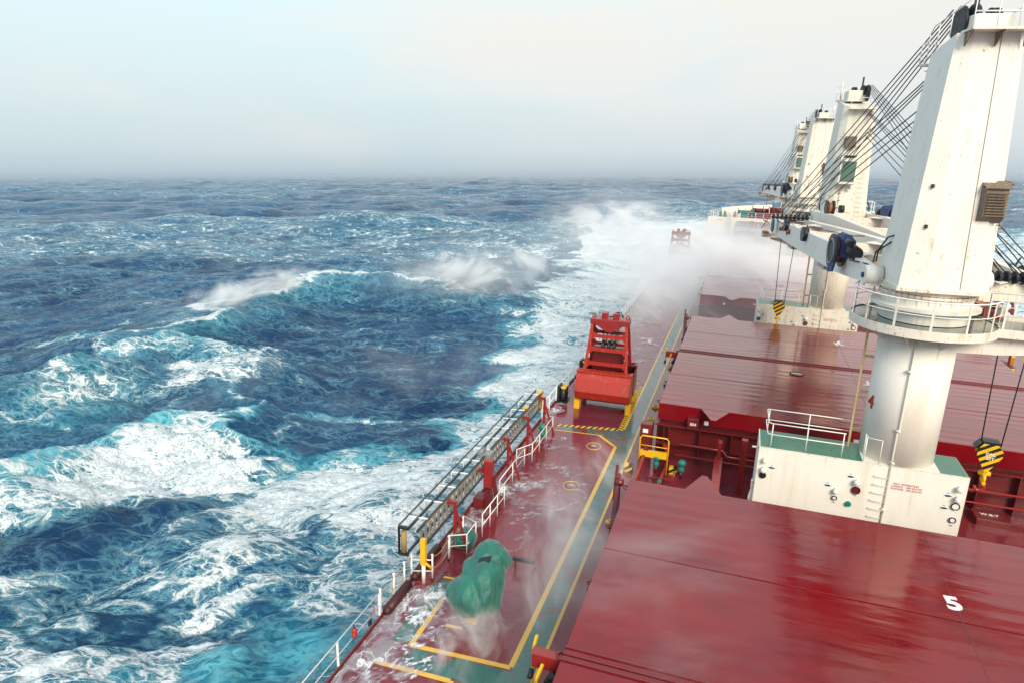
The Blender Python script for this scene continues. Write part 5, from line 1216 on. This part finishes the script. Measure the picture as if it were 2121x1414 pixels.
e4_=edge(warpv(PA,3.5,.5,3),9.5,2.4)
inner=g.step(g.math('ADD',g.math('MULTIPLY',g.math('MAXIMUM',e3_,g.math('MAXIMUM',e4_,e2_)),.5),g.math('ADD',g.math('MULTIPLY',clump,.45),g.math('MULTIPLY',grain,.35))),.60,.92)
fm=g.math('MULTIPLY',fm,g.math('ADD',g.math('MULTIPLY',inner,.62),.38))
col=g.mix(fm,wat,g.mix(g.step(grain,.3,.7),(.62,.73,.77),(.85,.88,.89)))
b=g.bump(g.noise(g.map(P2,(.45,1,1)),1.1,7,.66),.85,.5)
b=g.bump(g.noise(g.map(P2,(.6,1,1)),5.5,5,.7),.8,.10,b)
b=g.bump(g.math('MULTIPLY',fm,g.math('ADD',g.noise(PB,1.1,5,.65),.3)),.6,.22,b)
s=g.bsdf(Base_Color=col,Roughness=g.mix(fm,(.17,)*3,(.8,)*3),Normal=b,IOR=1.33,Specular_IOR_Level=.20)
g.out(s.outputs[0]); me.materials.append(m)

# ------------------------------------------------------------------ sea water washing over the port side deck
gx=np.arange(-9.62,-5.1,.09); gy=np.arange(6,100,.09)
WX,WY=np.meshgrid(gx,gy,indexing='ij'); wx=WX.ravel(); wy=WY.ravel()
wb=samp(T2,wx*7,wy*5)[0]*3; wb2=samp(T2,wx*17+9,wy*13)[0]*2
def wbl(cx,cy,rx,ry,rot=0,amp=.45):
    c,s=math.cos(R(rot)),math.sin(R(rot)); u=((wx-cx+wb*amp)*c+(wy-cy+wb2*amp)*s)/rx; v=(-(wx-cx+wb*amp)*s+(wy-cy+wb2*amp)*c)/ry
    return np.exp(-(u*u+v*v)**1.5)
def arc(cx,cy,rx,ry,wd):
    u=np.hypot((wx-cx+wb*.2)/rx,(wy-cy+wb2*.3)/ry); return np.exp(-((u-1)/wd)**2)
wf=np.zeros_like(wx)
lim=-8.35+.5*np.sin(wy*.9)+wb*.5
wf=np.maximum(wf,.80*sm(0,-.5,wx-lim)*sm(20.5,18.5,wy)); wf=np.maximum(wf,1.0*np.exp(-((wx-lim)/.16)**2)*sm(20,18,wy))
wf=np.maximum(wf,.95*wbl(-8.55,17.6,.8,1.6)); wf=np.maximum(wf,.9*wbl(-9.2,22.8,.5,1.8)); wf=np.maximum(wf,.88*wbl(-8.4,26.5,.9,1.5,-20)); wf=np.maximum(wf,.85*wbl(-8.4,31.6,.6,.9)); wf=np.maximum(wf,.85*wbl(-9.3,36.2,.35,2.2))
wf=np.maximum(wf,.82*arc(-7.6,26.6,2.0,2.3,.10)*sm(-9.5,-7.5,wx)); wf=np.maximum(wf,.78*arc(-6.2,27.6,.62,.95,.14)); wf=np.maximum(wf,.72*arc(-8.2,22.6,1.3,1.5,.08)); wf=np.maximum(wf,.72*wbl(-7.6,25.3,1.6,.5,8)); wf=np.maximum(wf,.5*arc(-6.0,15.9,.7,.9,.05))
wf=np.maximum(wf,.6*wbl(-5.8,18.6,.4,.9,30)); wf=np.maximum(wf,.62*wbl(-7.2,29.3,1.8,.35,-12))
wf=np.maximum(wf,1.0*wbl(-6.2,53.5,.55,1.6,20)); wf=np.maximum(wf,.7*wbl(-7.0,50.2,1.6,2.0)); wf=np.maximum(wf,.8*arc(-7.0,50.5,1.9,3.2,.07)); wf=np.maximum(wf,.72*wbl(-8.4,60,1.6,7,0)); wf=np.maximum(wf,.8*wbl(-8.8,72,1.2,8)); wf=np.maximum(wf,.6*wbl(-7.2,85,2.0,9))
wf=np.maximum(wf,.34*sm(24,20,np.abs(wy-35)*1.0)*np.ones_like(wx))
keep=wf>.05
nx_,ny_=WX.shape; me=bpy.data.meshes.new('deck_wash'); ii=np.arange(nx_*ny_).reshape(nx_,ny_); K2=keep.reshape(nx_,ny_)
ok=K2[:-1,:-1]|K2[1:,:-1]|K2[:-1,1:]|K2[1:,1:]
qq=np.stack([ii[:-1,:-1][ok],ii[1:,:-1][ok],ii[1:,1:][ok],ii[:-1,1:][ok]],-1)
used=np.unique(qq); rm=np.full(nx_*ny_,-1); rm[used]=np.arange(len(used)); qq=rm[qq]
wz=DZ+.022+.09*np.clip(wf[used]-.35,0,1)*(.6+.4*np.clip(wb[used],-1,1))
me.vertices.add(len(used)); me.vertices.foreach_set('co',np.stack([wx[used],wy[used],wz],-1).astype(np.float32).ravel())
me.loops.add(qq.size); me.loops.foreach_set('vertex_index',qq.ravel().astype(np.int32)); me.polygons.add(len(qq)); me.polygons.foreach_set('loop_start',(np.arange(len(qq))*4).astype(np.int32)); me.polygons.foreach_set('use_smooth',np.ones(len(qq),bool))
me.update(calc_edges=True); at=me.attributes.new('foam','FLOAT','POINT'); at.data.foreach_set('value',wf[used].astype(np.float32))
dw=bpy.data.objects.new('water_on_deck',me); sc.collection.objects.link(dw); tag(dw,None,None,kind='stuff')
m,t,n,l=nm('wash_foam'); g=G(t); P=g.obj(); a_=n.new('ShaderNodeAttribute'); a_.attribute_name='foam'; fa=a_.outputs['Fac']
def edge(v,s_,k):
    o_=n.new('ShaderNodeTexVoronoi'); o_.feature='DISTANCE_TO_EDGE'; o_.inputs['Scale'].default_value=s_; l.new(v,o_.inputs['Vector'])
    return g.math('SUBTRACT',1,g.math('MULTIPLY',o_.outputs['Distance'],k),None,True)
def warpv(v,s_,amt,d=4):
    c=g.noise(v,s_,d,.6,col=True); a2_=n.new('ShaderNodeVectorMath'); a2_.operation='SUBTRACT'; a2_.inputs[1].default_value=(.5,.5,.5); l.new(c,a2_.inputs[0])
    w_=n.new('ShaderNodeVectorMath'); w_.operation='MULTIPLY_ADD'; w_.inputs[1].default_value=(amt,amt,amt*.3); l.new(a2_.outputs[0],w_.inputs[0]); l.new(v,w_.inputs[2]); return w_.outputs[0]
PB=warpv(warpv(g.map(P,(1.1,.8,1)),.8,1.5,3),3.5,.4)
la=g.math('MAXIMUM',edge(PB,1.9,3.2),g.math('MULTIPLY',edge(PB,5,2.8),.85)); la=g.math('MAXIMUM',la,g.math('MULTIPLY',edge(warpv(P,6,.3),12,2.5),.6))
val=g.math('ADD',g.math('MULTIPLY',la,.45),g.math('MULTIPLY',g.noise(PB,1.2,5,.62),.75)); thr=g.math('SUBTRACT',1.17,g.math('MULTIPLY',fa,.68))
fm=g.step(val,thr,g.math('ADD',thr,.30)); film=g.step(fa,.3,.85,0,.42); al=g.math('MAXIMUM',g.math('MULTIPLY',fm,.88),g.math('MULTIPLY',film,g.step(g.noise(PB,1.5,4),.3,.6)))
al=g.math('MULTIPLY',al,g.step(fa,.06,.28))
bs=g.bsdf(Base_Color=g.mix(fm,(.50,.53,.58),(.78,.79,.82)),Roughness=.35,Alpha=al,Normal=g.bump(val,.5,.04)); g.out(bs.outputs[0]); me.materials.append(m)

# ------------------------------------------------------------------ wind-blown spray and the haze of the storm
def ball_mesh(name):
    mb=MB(); mb.ball((0,0,0),1,28); me=bpy.data.meshes.new(name); me.from_pydata(mb.v,[],mb.f); me.update(); return me
def spray_mat(name,dens,scale,lo,hi,stretch=(1,1,1),soft=1.0,rot=(0,0,0),step=.6,seed=0,dist=.6,floor=0.0):
    m,t,n,l=nm(name); g=G(t); tcn=n.new('ShaderNodeTexCoord'); O=tcn.outputs['Object']
    P=n.new('ShaderNodeNewGeometry').outputs['Position']
    ln=n.new('ShaderNodeVectorMath'); ln.operation='LENGTH'; l.new(O,ln.inputs[0])
    fall=g.step(ln.outputs['Value'],1.0,1.0-.85*soft)
    q=g.noise(g.map(P,stretch,(seed*3.7,seed*1.3,0),rot),scale,8,.66,dist)
    q=g.math('ADD',q,g.math('MULTIPLY',g.math('SUBTRACT',fall,1),.22))
    d=g.math('MULTIPLY',g.math('MULTIPLY',g.math('ADD',g.step(q,lo,hi),floor),fall),dens)
    v=n.new('ShaderNodeVolumePrincipled'); v.inputs['Color'].default_value=(.995,.997,1,1); v.inputs['Anisotropy'].default_value=-.05; l.new(d,v.inputs['Density'])
    g.out(None,v.outputs[0])
    try: m.cycles.volume_step_rate=step
    except Exception: pass
    return m
def spray(c,r,mat,rot=(0,0,0),ship=True):
    o=bpy.data.objects.new('spray',ball_mesh('spray')); sc.collection.objects.link(o); o.data.materials.append(mat)
    o.location=c; o.scale=r; o.rotation_euler=rot; tag(o,None,None,kind='stuff',ship=ship); return o
WS=(.5,1.2,1.3)
ST=(1.0,.30,1.5); SR=(R(-12),R(-14),R(-52))
spray((0,83,-12.2),(21,38,5.4),spray_mat('spray_deck',.48,.24,.38,.66,ST,1,SR,.4,1,1.0,.22))
spray((-6.0,76,-13.2),(7,30,3.2),spray_mat('spray_side_deck',.50,.32,.38,.62,ST,1,SR,.4,2,1.0,.16))
spray((-19,108,-12),(15,38,8),spray_mat('spray_plume',.30,.13,.44,.70,(1,.28,1.6),1,(R(-14),R(-18),R(-58)),.4,3,1.2,.06))
spray((-5,105,5.0),(24,11,7.5),spray_mat('spray_crest',.34,.11,.40,.72,(1,.35,1.1),1,(R(20),R(-20),R(-62)),.4,4,1.2,.10),(0,R(-8),0),ship=False)
spray((-35,94,4.6),(10,30,3.4),spray_mat('spindrift',.6,.24,.42,.72,(1,.35,1.4),1,(0,0,R(-60)),.5,5,1.0),(0,0,R(-14)),ship=False)
spray((-4.9,22.5,-13.5),(3.0,13,2.1),spray_mat('mist_walkway',1.1,.50,.42,.72,ST,1,SR,.4,6,1.0,.015))
spray((-6.6,16.5,-14.0),(2.4,4.2,1.5),spray_mat('mist_winch',1.5,.9,.42,.70,(1,.5,1),1,SR,.5,7,1.0))
spray((-1.5,16,-11.2),(6.5,11,1.8),spray_mat('mist_hatch',.18,.6,.47,.74,(.3,1.3,1),1,(0,0,R(15)),.5,8))
spray((-12,52,4.0),(26,28,4.2),spray_mat('mist_sea',.07,.16,.46,.72,(1,.35,1),1,(0,0,R(-62)),.5,9),ship=False)
hz=MB(); hz.box(-20500,-20500,-8,20500,20500,31)
m,t,n,l=nm('storm_haze'); g=G(t); v=n.new('ShaderNodeVolumePrincipled'); v.inputs['Color'].default_value=(.77,.84,.885,1); v.inputs['Density'].default_value=.00013; v.inputs['Anisotropy'].default_value=.2; g.out(None,v.outputs[0])
ho=hz.build('haze',m); tag(ho,None,None,kind='stuff',ship=False)
# ------------------------------------------------------------------ put the ship in its attitude
for o in SHIP:
    o.matrix_basis=MS@Matrix.LocRotScale(o.location,o.rotation_euler,o.scale)
